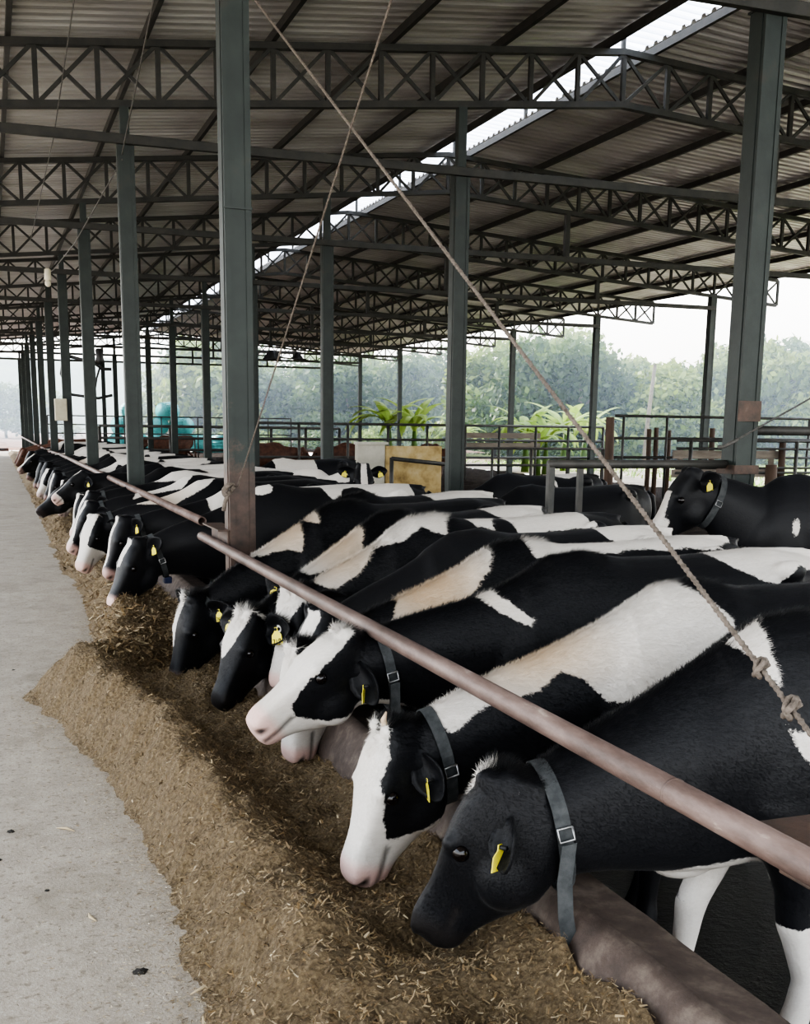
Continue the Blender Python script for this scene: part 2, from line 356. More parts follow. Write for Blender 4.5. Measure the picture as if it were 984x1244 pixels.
# corrugated roof sheets
def corrugated(x0, x1, y0, y1, zf, pitch=.21, amp=.042, nx=10):
    prof = [(0, 0), (.16, 0), (.30, 1), (.56, 1), (.70, 0)]
    ys = []; 
    k = 0
    while y0 + k * pitch < y1:
        ys += [(y0 + (k + a) * pitch, h * amp) for a, h in prof]; k += 1
    vs = []; fs = []; m_ = len(ys)
    for i in range(nx + 1):
        x = x0 + (x1 - x0) * i / nx
        for y, h in ys: vs.append((x, y, zf(x) + h))
    for i in range(nx):
        for j in range(m_ - 1): fs.append((i * m_ + j, i * m_ + j + 1, (i + 1) * m_ + j + 1, (i + 1) * m_ + j))
    mb = MB(); mb.v = vs; mb.f = fs; return mb
struct(corrugated(EL - .25, 7.70, -4.3, 64, lambda x: zr(x) + .112, nx=3).build('ceiling_left', M['roof']))
struct(corrugated(8.33, ER + .2, -4.3, 64, lambda x: zr(x) + .112, nx=3).build('ceiling_right', M['roof']))
struct(corrugated(7.35, 9.0, -4.3, 64, lambda x: zr(7.93) + .46 - .07 * abs(x - 7.93), nx=3).build('window_1', M['ridge']))
for n in range(0, 21):
    y = 2.5 + 3 * n
    if abs((y - YF) % 6) < .4: y += .6
    o = MB().box((0, 0, .15), (.05, .05, .44)).build('ridge_strut', M['truss']); o.location = (8.36, y, zr(8.36) + .12)
    tag(o, 'short dark strut holding up the white ridge sheet', 'strut', 'struts under the ridge sheet')

# ------------------------------------------------------------ ground
def sheet(x0, x1, y0, y1, nx, ny, zf):
    vs = []; fs = []
    for j in range(ny + 1):
        for i in range(nx + 1):
            x = x0 + (x1 - x0) * i / nx; y = y0 + (y1 - y0) * j / ny; vs.append((x, y, zf(x, y)))
    for j in range(ny):
        for i in range(nx): a = j * (nx + 1) + i; fs.append((a, a + 1, a + nx + 2, a + nx + 1))
    mb = MB(); mb.v = vs; mb.f = fs; return mb
from mathutils import noise as mn
def nz(x, y, s, seed=0.0): return mn.noise(Vector((x * s, y * s, seed)))
struct(sheet(-14, 1.42, -8, 66, 2, 8, lambda x, y: 0.0).build('floor', M['alley']))
struct(sheet(1.42, 4.6, -8, 66, 2, 8, lambda x, y: GZ).build('floor_stalls', M['wetfloor']))
struct(sheet(20.6, 30, -8, 66, 20, 60, lambda x, y: GZ + .05 * nz(x, y, .8) + .02).build('ground_outside', M['drysoil'], smooth=True))
struct(sheet(4.6, 20.8, -8, 66, 80, 200, lambda x, y: GZ + .06 * nz(x, y, .8) + .05 * nz(x, y, 2.3) + .30 * math.exp(-((x - 12) / 4.5) ** 2) * min(1, max(0, (y - 9) / 5))).build('floor_yard', M['dirt'], smooth=True))
struct(sheet(30, 260, -60, 300, 40, 60, lambda x, y: GZ + .3 * nz(x, y, .05)).build('ground_pasture', M['pasture'], smooth=True))
struct(sheet(-260, 30, 66, 300, 40, 40, lambda x, y: GZ + .2 + .5 * nz(x, y, .08)).build('ground_far_end', M['redsoil'], smooth=True))
struct(sheet(-260, -14, -60, 66, 10, 10, lambda x, y: 0.0).build('ground_left', M['redsoil']))
# curb, one long casting
prof = [(1.36, -.02), (1.39, .16), (1.455, .285), (1.50, .305), (1.53, .285), (1.67, .27), (1.695, .24), (1.70, GZ)]
vs = []; fs = []; ny = 240
for j in range(ny + 1):
    y = -3 + 66 * (j / ny) ** 1.6
    for i, (x, z) in enumerate(prof): vs.append((x + .012 * nz(i, y, 1.7), y, z + .010 * nz(i * 2.3, y, 2.5, 4)))
k = len(prof)
for j in range(ny):
    for i in range(k - 1): fs.append((j * k + i, j * k + i + 1, (j + 1) * k + i + 1, (j + 1) * k + i))
fs.append(tuple(range(k))); fs.append(tuple(range(ny * k, ny * k + k))[::-1])
mb = MB(); mb.v = vs; mb.f = fs; struct(mb.build('trim_curb', M['curb'], smooth=True))

# ------------------------------------------------------------ feed rail
t = empty('feed_rail', (1.449, 0, .791), 'near length of rusty brown pipe rail in front of the closest cows', 'rail')
MB().pipe((0, -1.2, 0), (0, 8.42, 0), .034, .028).build('pipe', M['rust'], t, smooth=True)
MB().tube([(0, 2.12 + .004 * i, 0) for i in range(3)], .0352, 20).build('weld_joint', M['rust'], t, smooth=True)
t = empty('feed_rail', (1.449, 0, .905), 'long rusty pipe rail running on from the big near post to the far end', 'rail')
MB().pipe((0, 8.38, 0), (0, 27.0, -.01), .034, .028).pipe((0, 26.98, -.01), (0, 31.2, -.06), .034, .028).pipe((0, 31.15, -.06), (0, 62, -.05), .034, .028).build('pipe', M['rust'], t, smooth=True)
for n in range(1, NF):
    MB().box((.08, fy(n), -.01), (.12, .1, .06)).build('bracket', M['rustdark'], t)
o = MB().box((0, 0, 0), (.14, .60, .012)).box((0, 0, -.085), (.012, .60, .16)).build('rail_bracket', M['rustdark']); o.location = (1.50, 7.95, .90)
tag(o, 'rusty angle bracket joining the two rails to the big near post', 'bracket')
o = MB().box((0, 0, 0), (.16, .5, .014)).box((0, 0, -.06), (.014, .5, .12)).build('rail_bracket', M['rustdark'], bevel=.004); o.location = (1.56, 1.62, .80)
tag(o, 'rusty bracket plate behind the rail at the right picture edge', 'bracket')

# ------------------------------------------------------------ ropes and wires
def twisted(p0, p1, r, sag=0.0, nseg=60, strands=3, turns=14):
    p0, p1 = Vector(p0), Vector(p1); d = (p1 - p0).normalized(); a = d.cross(Vector((0, 0, 1))).normalized(); b = d.cross(a); mb = MB()
    for s in range(strands):
        pts = []
        for i in range(nseg + 1):
            u = i / nseg; ph = 2 * PI * (s / strands + turns * u)
            pts.append(p0.lerp(p1, u) + Vector((0, 0, -sag * 4 * u * (1 - u))) + (a * math.cos(ph) + b * math.sin(ph)) * r * .5)
        mb.tube(pts, r * .62, 6)
    return mb
def knot(c, r, seed):
    rg = random.Random(seed); mb = MB(); c = Vector(c)
    pts = []
    for i in range(26):
        a = i / 25 * 4 * PI; pts.append(c + Vector((math.cos(a) * r * (1 + .2 * math.sin(3 * a)), math.sin(a * 1.3) * r * .8, math.sin(a + .6) * r * 1.1)))
    mb.tube(pts, r * .42, 7); return mb
q0 = Vector((0, 0, 0)); q1 = Vector((0, 6.2, 3.66))
t = empty('guy_rope', (1.60, 1.42, .73), 'thick twisted rope slanting down from the top of the near post to the right edge', 'rope')
twisted(q0, q1, .0075, nseg=420, turns=190).build('strand', M['rope'], t, smooth=True)
knot(q0.lerp(q1, .100), .016, 1).build('knot', M['rope'], t, smooth=True); knot(q0.lerp(q1, .082), .018, 2).build('knot', M['rope'], t, smooth=True)
t = empty('guy_rope', (1.56, 7.60, 1.2), 'thin twisted rope rising from a knot on the big near post up to the roof', 'rope')
twisted((0, .0, 0), (.04, -4.4, 3.03), .0052, nseg=240, turns=80).build('strand', M['rope'], t, smooth=True)
knot((-.06, .02, -.02), .035, 3).build('knot', M['rope'], t, smooth=True); MB().tube([(-.06, 0, -.03), (-.09, -.01, -.10), (-.10, 0, -.16)], .014, 8).build('loose_end', M['rope'], t, smooth=True)
t = empty('tie_rope', (XM - .12, fy(0) - .12, 1.5), 'dark rope looped round the right-hand middle post and pulled up to the right', 'rope')
pts = [(.30, -.13, .27), (.16, -.03, .14), (.02, -.01, .06), (-.10, 0, .01), (-.12, .1, 0)]
twisted((.95, -.3, .62), (.0, -.02, .05), .008, nseg=60, turns=18).build('strand', M['wire'], t, smooth=True)
MB().tube([(.0, -.02, .05), (-.06, -.02, .02), (-.10, .02, -.01), (-.16, .0, -.01)], .014, 8).build('knot', M['wire'], t, smooth=True)
def wire(name, pts, r, label, mat='wire'):
    o0 = Vector(pts[0]); o = MB().tube([Vector(p) - o0 for p in pts], r, 6).build(name, M[mat], smooth=True); o.location = o0; return tag(o, label, 'wire')
wire('wire', [(1.55, 13.6, 4.55), (1.5, 10.4, 5.15), (1.5, 8.5, 5.58)], .008, 'thin wire rising steeply above the second post in the rail line')
wire('wire', [(1.55, 13.6, 4.5), (1.3, 17.5, 4.15), (1.15, 20.5, 4.12), (1.02, 24, 4.35)], .009, 'thin wire dropping from the second rail post towards the hanging lamp')
wire('wire', [(.95, 10.0, 5.6), (.85, 14, 4.75), (.8, 20.4, 4.55)], .006, 'hair-thin wire hanging from the roof left of the second post')
t = empty('hanging_lamp', (1.05, 20.5, 4.12), 'small cream bulb lamp hanging from a wire under the left roof', 'lamp')
MB().lathe((0, 0, -.10), [(.02, .12), (.05, .1), (.055, 0), (.06, -.06), (.03, -.09)], 14).build('lamp_holder', M['ceramic'], t, smooth=True)
MB().lathe((0, 0, -.22), [(.025, .06), (.05, .02), (.05, -.03), (.02, -.06)], 14).build('bulb', M['ceramic'], t, smooth=True)

# electrical box, hoses and pump gear on the fourth/fifth posts
t = empty('electrical_box', (XL - .05, fy(3) - .19, 1.75), 'beige electrical box on the side of a rail post at the far left', 'electrical box')
MB().box((-.10, 0, .12), (.25, .2, .46)).build('cabinet', M['plastic'], t, bevel=.01)
MB().box((-.10, -.105, .12), (.22, .012, .42)).build('door', M['plastic'], t, bevel=.004)
t = empty('hose_bundle', (XL + .55, fy(3) - .05, 2.45), 'black hoses and valve hanging between two rail posts at the far left', 'hoses')
MB().tube([(-.5, .6, -.1), (-.62, .6, .2), (-.55, .6, .6), (-.42, .6, .9)], .03, 8).build('hose', M['blackplastic'], t, smooth=True)
MB().tube([(-.5, 0, .55), (.05, 0, .42), (.2, 0, .3), (.4, 0, .3)], .035, 8).build('hose', M['blackplastic'], t, smooth=True)
MB().tube([(-.5, 0, -.25), (.1, 0, -.32), (.4, 0, -.25)], .03, 8).build('hose', M['blackplastic'], t, smooth=True)
MB().tube([(.02, 0, -.22), (.08, 0, .1), (.18, 0, .4)], .022, 8).build('hose', M['blackplastic'], t, smooth=True)
MB().lathe((.16, 0, .55), [(.05, .18), (.09, .14), (.07, 0), (.1, -.08), (.05, -.16)], 12).build('valve', M['blackplastic'], t, smooth=True)
t = empty('floodlight', (XM + .09, fy(3), 3.12), 'black floodlights on a bracket under the roof behind the big near post', 'lamp')
MB().box((.50, 0, .12), (1.02, .05, .05)).build('arm', M['blackplastic'], t)
MB().lathe((.34, 0, .05), [(.06, .10), (.11, .04), (.21, -.08), (.22, -.10)], 14).build('lamp_shade', M['blackplastic'], t, smooth=True)
MB().lathe((.94, 0, .05), [(.05, .08), (.08, .02), (.14, -.06), (.15, -.08)], 14).build('lamp_shade', M['blackplastic'], t, smooth=True)
# ------------------------------------------------------------ cows
def ring(c, dv, sv, up, dn, hw, eu=1.8, el=2.1, m=28):
    out = []
    for k in range(m):
        a = 2 * PI * k / m; ca, sa = math.cos(a), math.sin(a); e = eu if sa > 0 else el
        y = hw * math.copysign(abs(ca) ** (2 / e), ca); z = (up if sa > 0 else dn) * math.copysign(abs(sa) ** (2 / e), sa)
        out.append(c + sv * y + dv * z)
    return out
def loft(mb, rings):
    m = len(rings[0]); b = len(mb.v)
    for r in rings: mb.v += [tuple(p) for p in r]
    for i in range(len(rings) - 1):
        for k in range(m): mb.f.append((b + i * m + k, b + i * m + (k + 1) % m, b + (i + 1) * m + (k + 1) % m, b + (i + 1) * m + k))
    for i in (0, len(rings) - 1):
        cc = sum((Vector(p) for p in rings[i]), Vector()) / m; mb.v.append(tuple(cc)); ci = len(mb.v) - 1
        for k in range(m):
            f = (b + i * m + k, b + i * m + (k + 1) % m, ci); mb.f.append(f if i else f[::-1])
def ellip(mb, c, r, n=10):
    b = len(mb.v); c = Vector(c)
    rings = []
    for i in range(n + 1):
        a = -PI / 2 + PI * i / n; rings.append([c + Vector((math.cos(a) * math.cos(2 * PI * k / 12) * r[0], math.cos(a) * math.sin(2 * PI * k / 12) * r[1], math.sin(a) * r[2])) for k in range(12)])
    loft(mb, rings)
TRUNK = [(-1.31, 1.21, 1.00, .07, 2, 2), (-1.27, 1.27, .86, .15, 2, 2), (-1.12, 1.31, .70, .215, 2.3, 2.1), (-.95, 1.335, .60, .255, 2.5, 2.1), (-.75, 1.325, .545, .265, 2.0, 2.1),
         (-.5, 1.31, .515, .285, 1.8, 2.2), (-.2, 1.31, .52, .275, 1.7, 2.2), (.0, 1.345, .55, .24, 1.55, 2.2), (.16, 1.325, .57, .215, 1.55, 2.1), (.30, 1.24, .61, .20, 1.7, 2), (.42, 1.10, .68, .165, 2, 2), (.50, .98, .76, .10, 2, 2)]
HEADST = [(-.12, -.02, -.12, .055), (-.03, .030, -.170, .080), (.06, .050, -.215, .094), (.16, .056, -.250, .104), (.28, .058, -.272, .112), (.40, .052, -.275, .113), (.50, .042, -.268, .099), (.60, .034, -.240, .083),
          (.72, .029, -.198, .070), (.84, .031, -.163, .066), (.93, .032, -.148, .072), (1.0, .022, -.142, .070), (1.05, -.002, -.128, .058), (1.078, -.038, -.098, .032)]
NECKST = [(0, .31, .42, .19), (.2, .265, .38, .165), (.45, .205, .31, .135), (.7, .160, .235, .112), (.88, .130, .190, .100), (1, .108, .165, .092)]
class Pose: pass
def pose(poll, pitch, hyaw=0, roll=0, L=.50, nb=(.14, 0, .985), curve=-.42, drop=.135):
    P = Pose(); P.L = L; P.poll = Vector(poll); p, yw, r = math.radians(pitch), math.radians(hyaw), math.radians(roll)
    a = Vector((math.cos(p), 0, -math.sin(p))); n = Vector((math.sin(p), 0, math.cos(p))); Rz = Matrix.Rotation(yw, 3, 'Z'); a = Rz @ a; n = Rz @ n
    Rr = Matrix.Rotation(r, 3, a); P.a = a; P.n = Rr @ n; P.l = P.n.cross(a)
    P.nb = Vector(nb); P.ne = P.poll + a * .03 - P.n * .05; P.ne.z = P.poll.z - drop
    ch = P.ne - P.nb; ln = ch.length
    d0 = (ch.normalized() * .7 + Vector((.75, 0, .12 + curve))).normalized(); d1 = (ch.normalized() + a * .45 - P.n * .05).normalized()
    P.c = [P.nb, P.nb + d0 * ln * .36, P.ne - d1 * ln * .34, P.ne]; P.d0 = Vector((0, 0, 1)); return P
def neck_at(P, w):
    c0, c1, c2, c3 = P.c; u = 1 - w
    c = c0 * u ** 3 + c1 * 3 * u * u * w + c2 * 3 * u * w * w + c3 * w ** 3
    t = ((c1 - c0) * 3 * u * u + (c2 - c1) * 6 * u * w + (c3 - c2) * 3 * w * w).normalized()
    dv = (Vector((.25, 0, 1)) * (1 - w) + (P.n * .8 - P.a * .35 + Vector((0, 0, .35))) * w); dv = (dv - t * dv.dot(t)).normalized(); sv = dv.cross(t)
    ws = [s[0] for s in NECKST]; up, dn, hw = [float(np.interp(w, ws, [s[k] for s in NECKST])) for k in (1, 2, 3)]
    return c, t, dv, sv, up, dn, hw
def hp(P, t, n, l): return P.poll + P.a * (t * P.L) + P.n * (n * P.L / .5) + P.l * (l * P.L / .5)
def ear_geo(mb, P, side, droop=.35, fwd=-.2, size=1.0, twist=0.0):
    """leaf-shaped cupped ear appended to the body mesh; returns a point and axes for the tag"""
    if isinstance(droop, tuple):       # hanging ear: weights of a, n, l, world z
        e = (P.a * droop[0] + P.n * droop[1] + P.l * side * droop[2] + Vector((0, 0, droop[3]))).normalized(); face = P.a * fwd[0] + P.n * fwd[1] + P.l * side * fwd[2]
    else:
        e = (P.l * side * 1.0 - P.n * droop + P.a * fwd).normalized(); face = P.a * .45 + P.n * .65 - P.l * side * .15
    face = (face - e * face.dot(e)).normalized()
    if twist: face = Matrix.Rotation(math.radians(twist) * side, 3, e) @ face
    wv = e.cross(face); b = hp(P, .08, -.085, side * .088); Ln = .225 * size
    st = [(0, .028, .5), (.12, .042, .8), (.28, .064, 1.0), (.45, .075, 1.0), (.62, .070, .85), (.8, .051, .5), (.93, .028, .25), (1.0, .008, .0)]
    rings = []
    for t, w_, cup in st:
        w_ *= size; c = b + e * Ln * t; r = []
        for k in range(9): x = -1 + k / 4; r.append(c + wv * w_ * x + face * (cup * w_ * .75 * (x * x - .5) + .004))
        for k in range(8, -1, -1): x = -1 + k / 4; r.append(c + wv * w_ * x * .985 + face * (cup * w_ * .75 * (x * x - .5) - .006))
        rings.append(r)
    loft(mb, rings)
    return b + e * Ln * .55 + face * .004 - face * .0, e, wv, face
def leg(mb, pts, m=14):
    pts = [(Vector(p), a, b) for p, a, b in pts]; rings = []
    for i, (p, a, b) in enumerate(pts):
        rings.append([p + Vector((math.cos(2 * PI * k / m) * a, math.sin(2 * PI * k / m) * b, 0)) for k in range(m)])
    loft(mb, rings)
def seg_dist(P2, A, B):
    d = B - A; t = np.clip(((P2 - A) @ d) / max(d @ d, 1e-12), 0, 1); return np.linalg.norm(P2 - A - t[:, None] * d, axis=1)
def poly_sd(P2, poly):
    poly = np.array(poly, float); n = len(poly); dist = np.full(len(P2), 1e9); ins = np.zeros(len(P2), bool)
    for i in range(n):
        A, B = poly[i], poly[(i + 1) % n]; dist = np.minimum(dist, seg_dist(P2, A, B))
        cond = ((A[1] > P2[:, 1]) != (B[1] > P2[:, 1])); xi = (B[0] - A[0]) * (P2[:, 1] - A[1]) / (B[1] - A[1] + 1e-12) + A[0]; ins ^= cond & (P2[:, 0] < xi)
    return np.where(ins, dist, -dist)
def build_body(P, voxel, udder=True, tailsw=0.0, fl=0.0, hl=0.0, ears=((.35, -.2), (.35, -.2)), lying=False, hornbuds=False, etw=(0, 0), esz=1.0):
    mb = MB(); Z = Vector((0, 0, 1)); Y = Vector((0, 1, 0))
    rings = []
    for x, zt, zb, hw, eu, el in TRUNK:
        zc = zb + (zt - zb) * .52; rings.append(ring(Vector((x, 0, zc)), Z, Y, zt - zc, zc - zb, hw, eu, el))
    loft(mb, rings)
    rings = []
    for i in range(17):
        c, t, dv, sv, up, dn, hw = neck_at(P, i / 16); rings.append(ring(c, dv, sv, up, dn, hw, 1.65, 1.9))
    loft(mb, rings)
    k = P.L / .5
    loft(mb, [ring(P.poll + P.a * (t * P.L), P.n, P.l, max(up, .004) * k if up > 0 else .004, -dn * k, hw * k, 2.6 if t > .1 else 2.0, 1.75) if up > 0 else ring(P.poll + P.a * (t * P.L) + P.n * (up * k), P.n, P.l, .012, (-dn + up) * k, hw * k, 2, 1.9) for t, up, dn, hw in HEADST])
    for s in (-1, 1):
        ellip(mb, hp(P, .375, .012, s * .094), (.036 * k, .034 * k, .030 * k)); ellip(mb, hp(P, .42, -.16, s * .042), (.10 * k, .062 * k, .105 * k)); ellip(mb, hp(P, -.02, .022, s * .045), (.04 * k, .04 * k, .03 * k))
        if False: loft(mb, [[hp(P, -.03, .05, s * .085) + (P.l * s * .5 + P.n * .75).normalized() * h + (P.a * math.cos(q) + P.l * math.sin(q)) * r for q in [2 * PI * j / 10 for j in range(10)]] for h, r in ((-.02, .026), (.02, .022), (.05, .012), (.062, .003))])
        y = s * .135
        if not lying:
            dx = fl * s
            leg(mb, [((.14, y * .9, .98), .15, .06), ((.16, y * 1.15, .80), .135, .075), ((.10, y * 1.15, .64), .10, .07), ((.11 + dx * .4, y * 1.05, .50), .066, .058), ((.14 + dx * .7, y, .385), .056, .054), ((.135 + dx * .8, y, .33), .047, .047), ((.125 + dx, y, .20), .036, .037), ((.13 + dx, y, .12), .047, .046), ((.15 + dx, y, .07), .048, .046), ((.175 + dx, y, .0), .068, .06)])
            dx = hl * s; y = s * .165
            leg(mb, [((-.98, y * .8, 1.02), .24, .09), ((-.95, y * 1.05, .82), .20, .095), ((-.93, y * 1.1, .66), .13, .085), ((-1.02 + dx * .5, y, .55), .085, .06), ((-1.12 + dx * .8, y, .45), .066, .052), ((-1.11 + dx * .9, y, .38), .050, .045), ((-1.08 + dx, y, .24), .040, .040), ((-1.065 + dx, y, .13), .048, .047), ((-1.05 + dx, y, .07), .05, .046), ((-1.02 + dx, y, .0), .070, .06)])
        else:
            leg(mb, [((.10, y * 1.1, .98), .14, .07), ((.14, y * 1.5, .72), .11, .08), ((.30, y * 1.6, .60), .08, .07), ((.34, y * 1.4, .545), .06, .05), ((.14, y * 1.3, .53), .05, .045)])
            leg(mb, [((-.95, y * 1.2, .95), .22, .10), ((-.85, y * 1.9, .70), .20, .09), ((-.62, y * 2.2, .58), .10, .07), ((-.80, y * 2.2, .535), .05, .05), ((-1.0, y * 2.0, .53), .05, .045)])
        ellip(mb, (-.965, s * .205, 1.245), (.085, .05, .055))                       # hook bones
        ellip(mb, (.12, s * .17, .86), (.17, .06, .22))                             # shoulder muscle
    if udder and not lying: ellip(mb, (-.80, 0, .545), (.22, .15, .14))
    ellip(mb, (-1.0, 0, 1.30), (.30, .035, .035)); ellip(mb, (.36, 0, .68), (.17, .075, .15)); ellip(mb, (.55, 0, .72), (.20, .045, .12))   # spine ridge at the rump, brisket
    me = mb.mesh('body'); o = bpy.data.objects.new('tmp_body', me); COL.objects.link(o)
    md = o.modifiers.new('r', 'REMESH'); md.mode = 'VOXEL'; md.voxel_size = voxel; md.use_smooth_shade = True
    sm = o.modifiers.new('s', 'SMOOTH'); sm.factor = .5; sm.iterations = max(3, int(round(.075 / voxel)))
    dg = bpy.context.evaluated_depsgraph_get(); out = bpy.data.meshes.new_from_object(o.evaluated_get(dg)); bpy.data.objects.remove(o); bpy.data.meshes.remove(me)
    # ears, tail and switch joined on as the same mesh
    eb = MB(); ef = []
    for s, (dr, fw), tw in ((1, ears[0], etw[0]), (-1, ears[1], etw[1])): ef.append(ear_geo(eb, P, s, dr, fw, P.L / .5 * esz, tw))
    tw = tailsw; eb.tube([(-1.29, 0, 1.235), (-1.35, tw * .2, 1.20), (-1.375, tw * .4, 1.08), (-1.38, tw * .7, .85), (-1.37, tw, .62), (-1.38, tw * 1.2, .50), (-1.385, tw * 1.3, .36), (-1.38, tw * 1.3, .24)], [.042, .040, .030, .022, .018, .038, .045, .008], 10)
    n0 = len(out.vertices); bm = bmesh.new(); bm.from_mesh(out); em = eb.mesh('ears'); bm.from_mesh(em); bm.to_mesh(out); bm.free(); bpy.data.meshes.remove(em)
    out.name = 'body'; out.polygons.foreach_set('use_smooth', [True] * len(out.polygons))
    return out, n0, ef
def paint(me, n0, P, base, patches, legs_white=.0, tan=(), pinknose=1.0, earwhite=False):
    N = len(me.vertices); co = np.zeros(N * 3); me.vertices.foreach_get('co', co); co = co.reshape(-1, 3)
    a, n, l, L = np.array(P.a), np.array(P.n), np.array(P.l), P.L; k = L / .5
    q = co - np.array(P.poll); t = q @ a / L; nn = q @ n / k; ll = q @ l / k
    ts = [s[0] for s in HEADST]; bot = np.interp(t, ts, [s[2] for s in HEADST])
    head = (t > -.07) & (t < 1.15) & (nn > bot - .035 - .25 * np.clip(t - .3, 0, 1)) & (nn < .14) & (abs(ll) < .16) & ((t > .14) | (nn > -.11 - t * .4))
    ear = np.zeros(N, bool); ear[n0:] = np.linalg.norm(q[n0:], axis=1) < .6
    # sculpt nostrils, mouth line, eye hollows on the remeshed surface
    body = ~ear
    for s in (-1, 1):
        d = np.sqrt(((t - 1.01) / .07) ** 2 + ((nn + .038) / .020) ** 2 + ((ll - s * .046) / .019) ** 2); g = np.exp(-d * d) * (head & body)
        co -= (g * .024 * k)[:, None] * a[None]
    mouth = np.exp(-((nn + .088 - .03 * np.clip(.9 - t, 0, 1)) / .011) ** 2) * (t > .74) * (t < 1.06) * head
    co -= (mouth * .004)[:, None] * (l[None] * np.sign(ll)[:, None])
    for s in (-1, 1):
        d = np.sqrt(((t - .395) / .055) ** 2 + ((nn + .022) / .022) ** 2 + ((ll - s * .118) / .03) ** 2); co -= (np.exp(-d * d) * head * .006)[:, None] * l[None] * s
    me.vertices.foreach_set('co', co.reshape(-1)); me.update()
    pat = np.full(N, -.3 if base == 'black' else .3)
    trunk = ~head & ~ear
    def app(sel, g, sign):
        nonlocal pat
        pat = np.where(sel, np.maximum(pat, g) if sign > 0 else np.minimum(pat, -g), pat)
    for pc in patches:
        kd, sg = pc[0], pc[1]
        if kd == 'P':      # side-view polygon on body and neck; optional y range
            g = poly_sd(co[:, [0, 2]], pc[2]); ylo, yhi = pc[3] if len(pc) > 3 else (-9, 9); g = np.minimum(g, np.minimum(co[:, 1] - ylo, yhi - co[:, 1])); app(trunk, g, sg)
        elif kd == 'E':
            d = (co - np.array(pc[2])) / np.array(pc[3]); g = (1 - np.linalg.norm(d, axis=1)) * min(pc[3]); app(trunk, g, sg)
        elif kd == 'H':    # head side polygon (t, n in metres/L..)
            g = poly_sd(np.stack([t * .5, nn], 1), [(x * .5, y) for x, y in pc[2]]); llo, lhi = pc[3] if len(pc) > 3 else (-9, 9); g = np.minimum(g, np.minimum(ll - llo, lhi - ll)); app(head, g, sg)
        elif kd == 'F':    # head face (front-view) polygon (t, l)
            g = poly_sd(np.stack([t * .5, ll], 1), [(x * .5, y) for x, y in pc[2]]); nlo = pc[3] if len(pc) > 3 else -.03; g = np.minimum(g, nn - nlo); app(head, g, sg)
        elif kd == 'HE':
            d = np.stack([(t - pc[2][0]) * .5 / pc[3][0], (nn - pc[2][1]) / pc[3][1], (ll - pc[2][2]) / pc[3][2]], 1); g = (1 - np.linalg.norm(d, axis=1)) * min(pc[3]); app(head, g, sg)
    if legs_white:
        g = (legs_white - co[:, 2]); app(trunk & (co[:, 0] > -1.25), g, 1)
    pat = np.where(ear, .3 if earwhite else -.3, pat)
    sw = np.zeros(N, bool); sw[n0:] = (co[n0:, 0] < -1.3) & (co[n0:, 2] < .56); pat = np.where(sw, .3, pat)
    tint = np.zeros((N, 4)); tint[:, 3] = 1
    for (cx, cy, cz), (rx, ry, rz), v in tan:
        d = np.linalg.norm((co - np.array((cx, cy, cz))) / np.array((rx, ry, rz)), axis=1); tint[:, 0] = np.maximum(tint[:, 0], v * np.clip(1.3 - d, 0, 1) * trunk)
    muz = np.clip((t - .86) / .08, 0, 1) * head; tint[:, 1] = muz * pinknose * .85; tint[:, 2] = muz * (1 - pinknose) * .8
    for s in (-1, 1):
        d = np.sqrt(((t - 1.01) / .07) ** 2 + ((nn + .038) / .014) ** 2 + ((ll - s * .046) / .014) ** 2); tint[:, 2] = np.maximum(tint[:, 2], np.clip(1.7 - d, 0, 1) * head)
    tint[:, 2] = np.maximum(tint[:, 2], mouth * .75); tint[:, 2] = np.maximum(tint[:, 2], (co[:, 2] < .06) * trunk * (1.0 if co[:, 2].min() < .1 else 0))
    for nm, ty, fld, arr in (('pat', 'FLOAT', 'value', pat), ('tint', 'FLOAT_COLOR', 'color', tint.reshape(-1))):
        at = me.attributes.new(nm, ty, 'POINT'); at.data.foreach_set(fld, arr.astype(np.float32))
TAGP = [(-.009, .028), (.009, .028), (.011, .012), (.030, -.004), (.034, -.045), (-.034, -.045), (-.030, -.004), (-.011, .012)]
DIG = {'7': [((-1, 1), (1, 1)), ((1, 1), (-.2, -1))], '1': [((0, 1), (0, -1))], '0': [((-.8, 1), (.8, 1)), ((.8, 1), (.8, -1)), ((.8, -1), (-.8, -1)), ((-.8, -1), (-.8, 1))], '6': [((.8, 1), (-.8, .6)), ((-.8, .6), (-.8, -1)), ((-.8, -1), (.8, -1)), ((.8, -1), (.8, 0)), ((.8, 0), (-.8, 0))],
       '3': [((-.8, 1), (.8, 1)), ((.8, 1), (.8, -1)), ((.8, -1), (-.8, -1)), ((-.6, 0), (.8, 0))], '5': [((.8, 1), (-.8, 1)), ((-.8, 1), (-.8, 0)), ((-.8, 0), (.8, -.1)), ((.8, -.1), (.8, -1)), ((.8, -1), (-.8, -1))]}
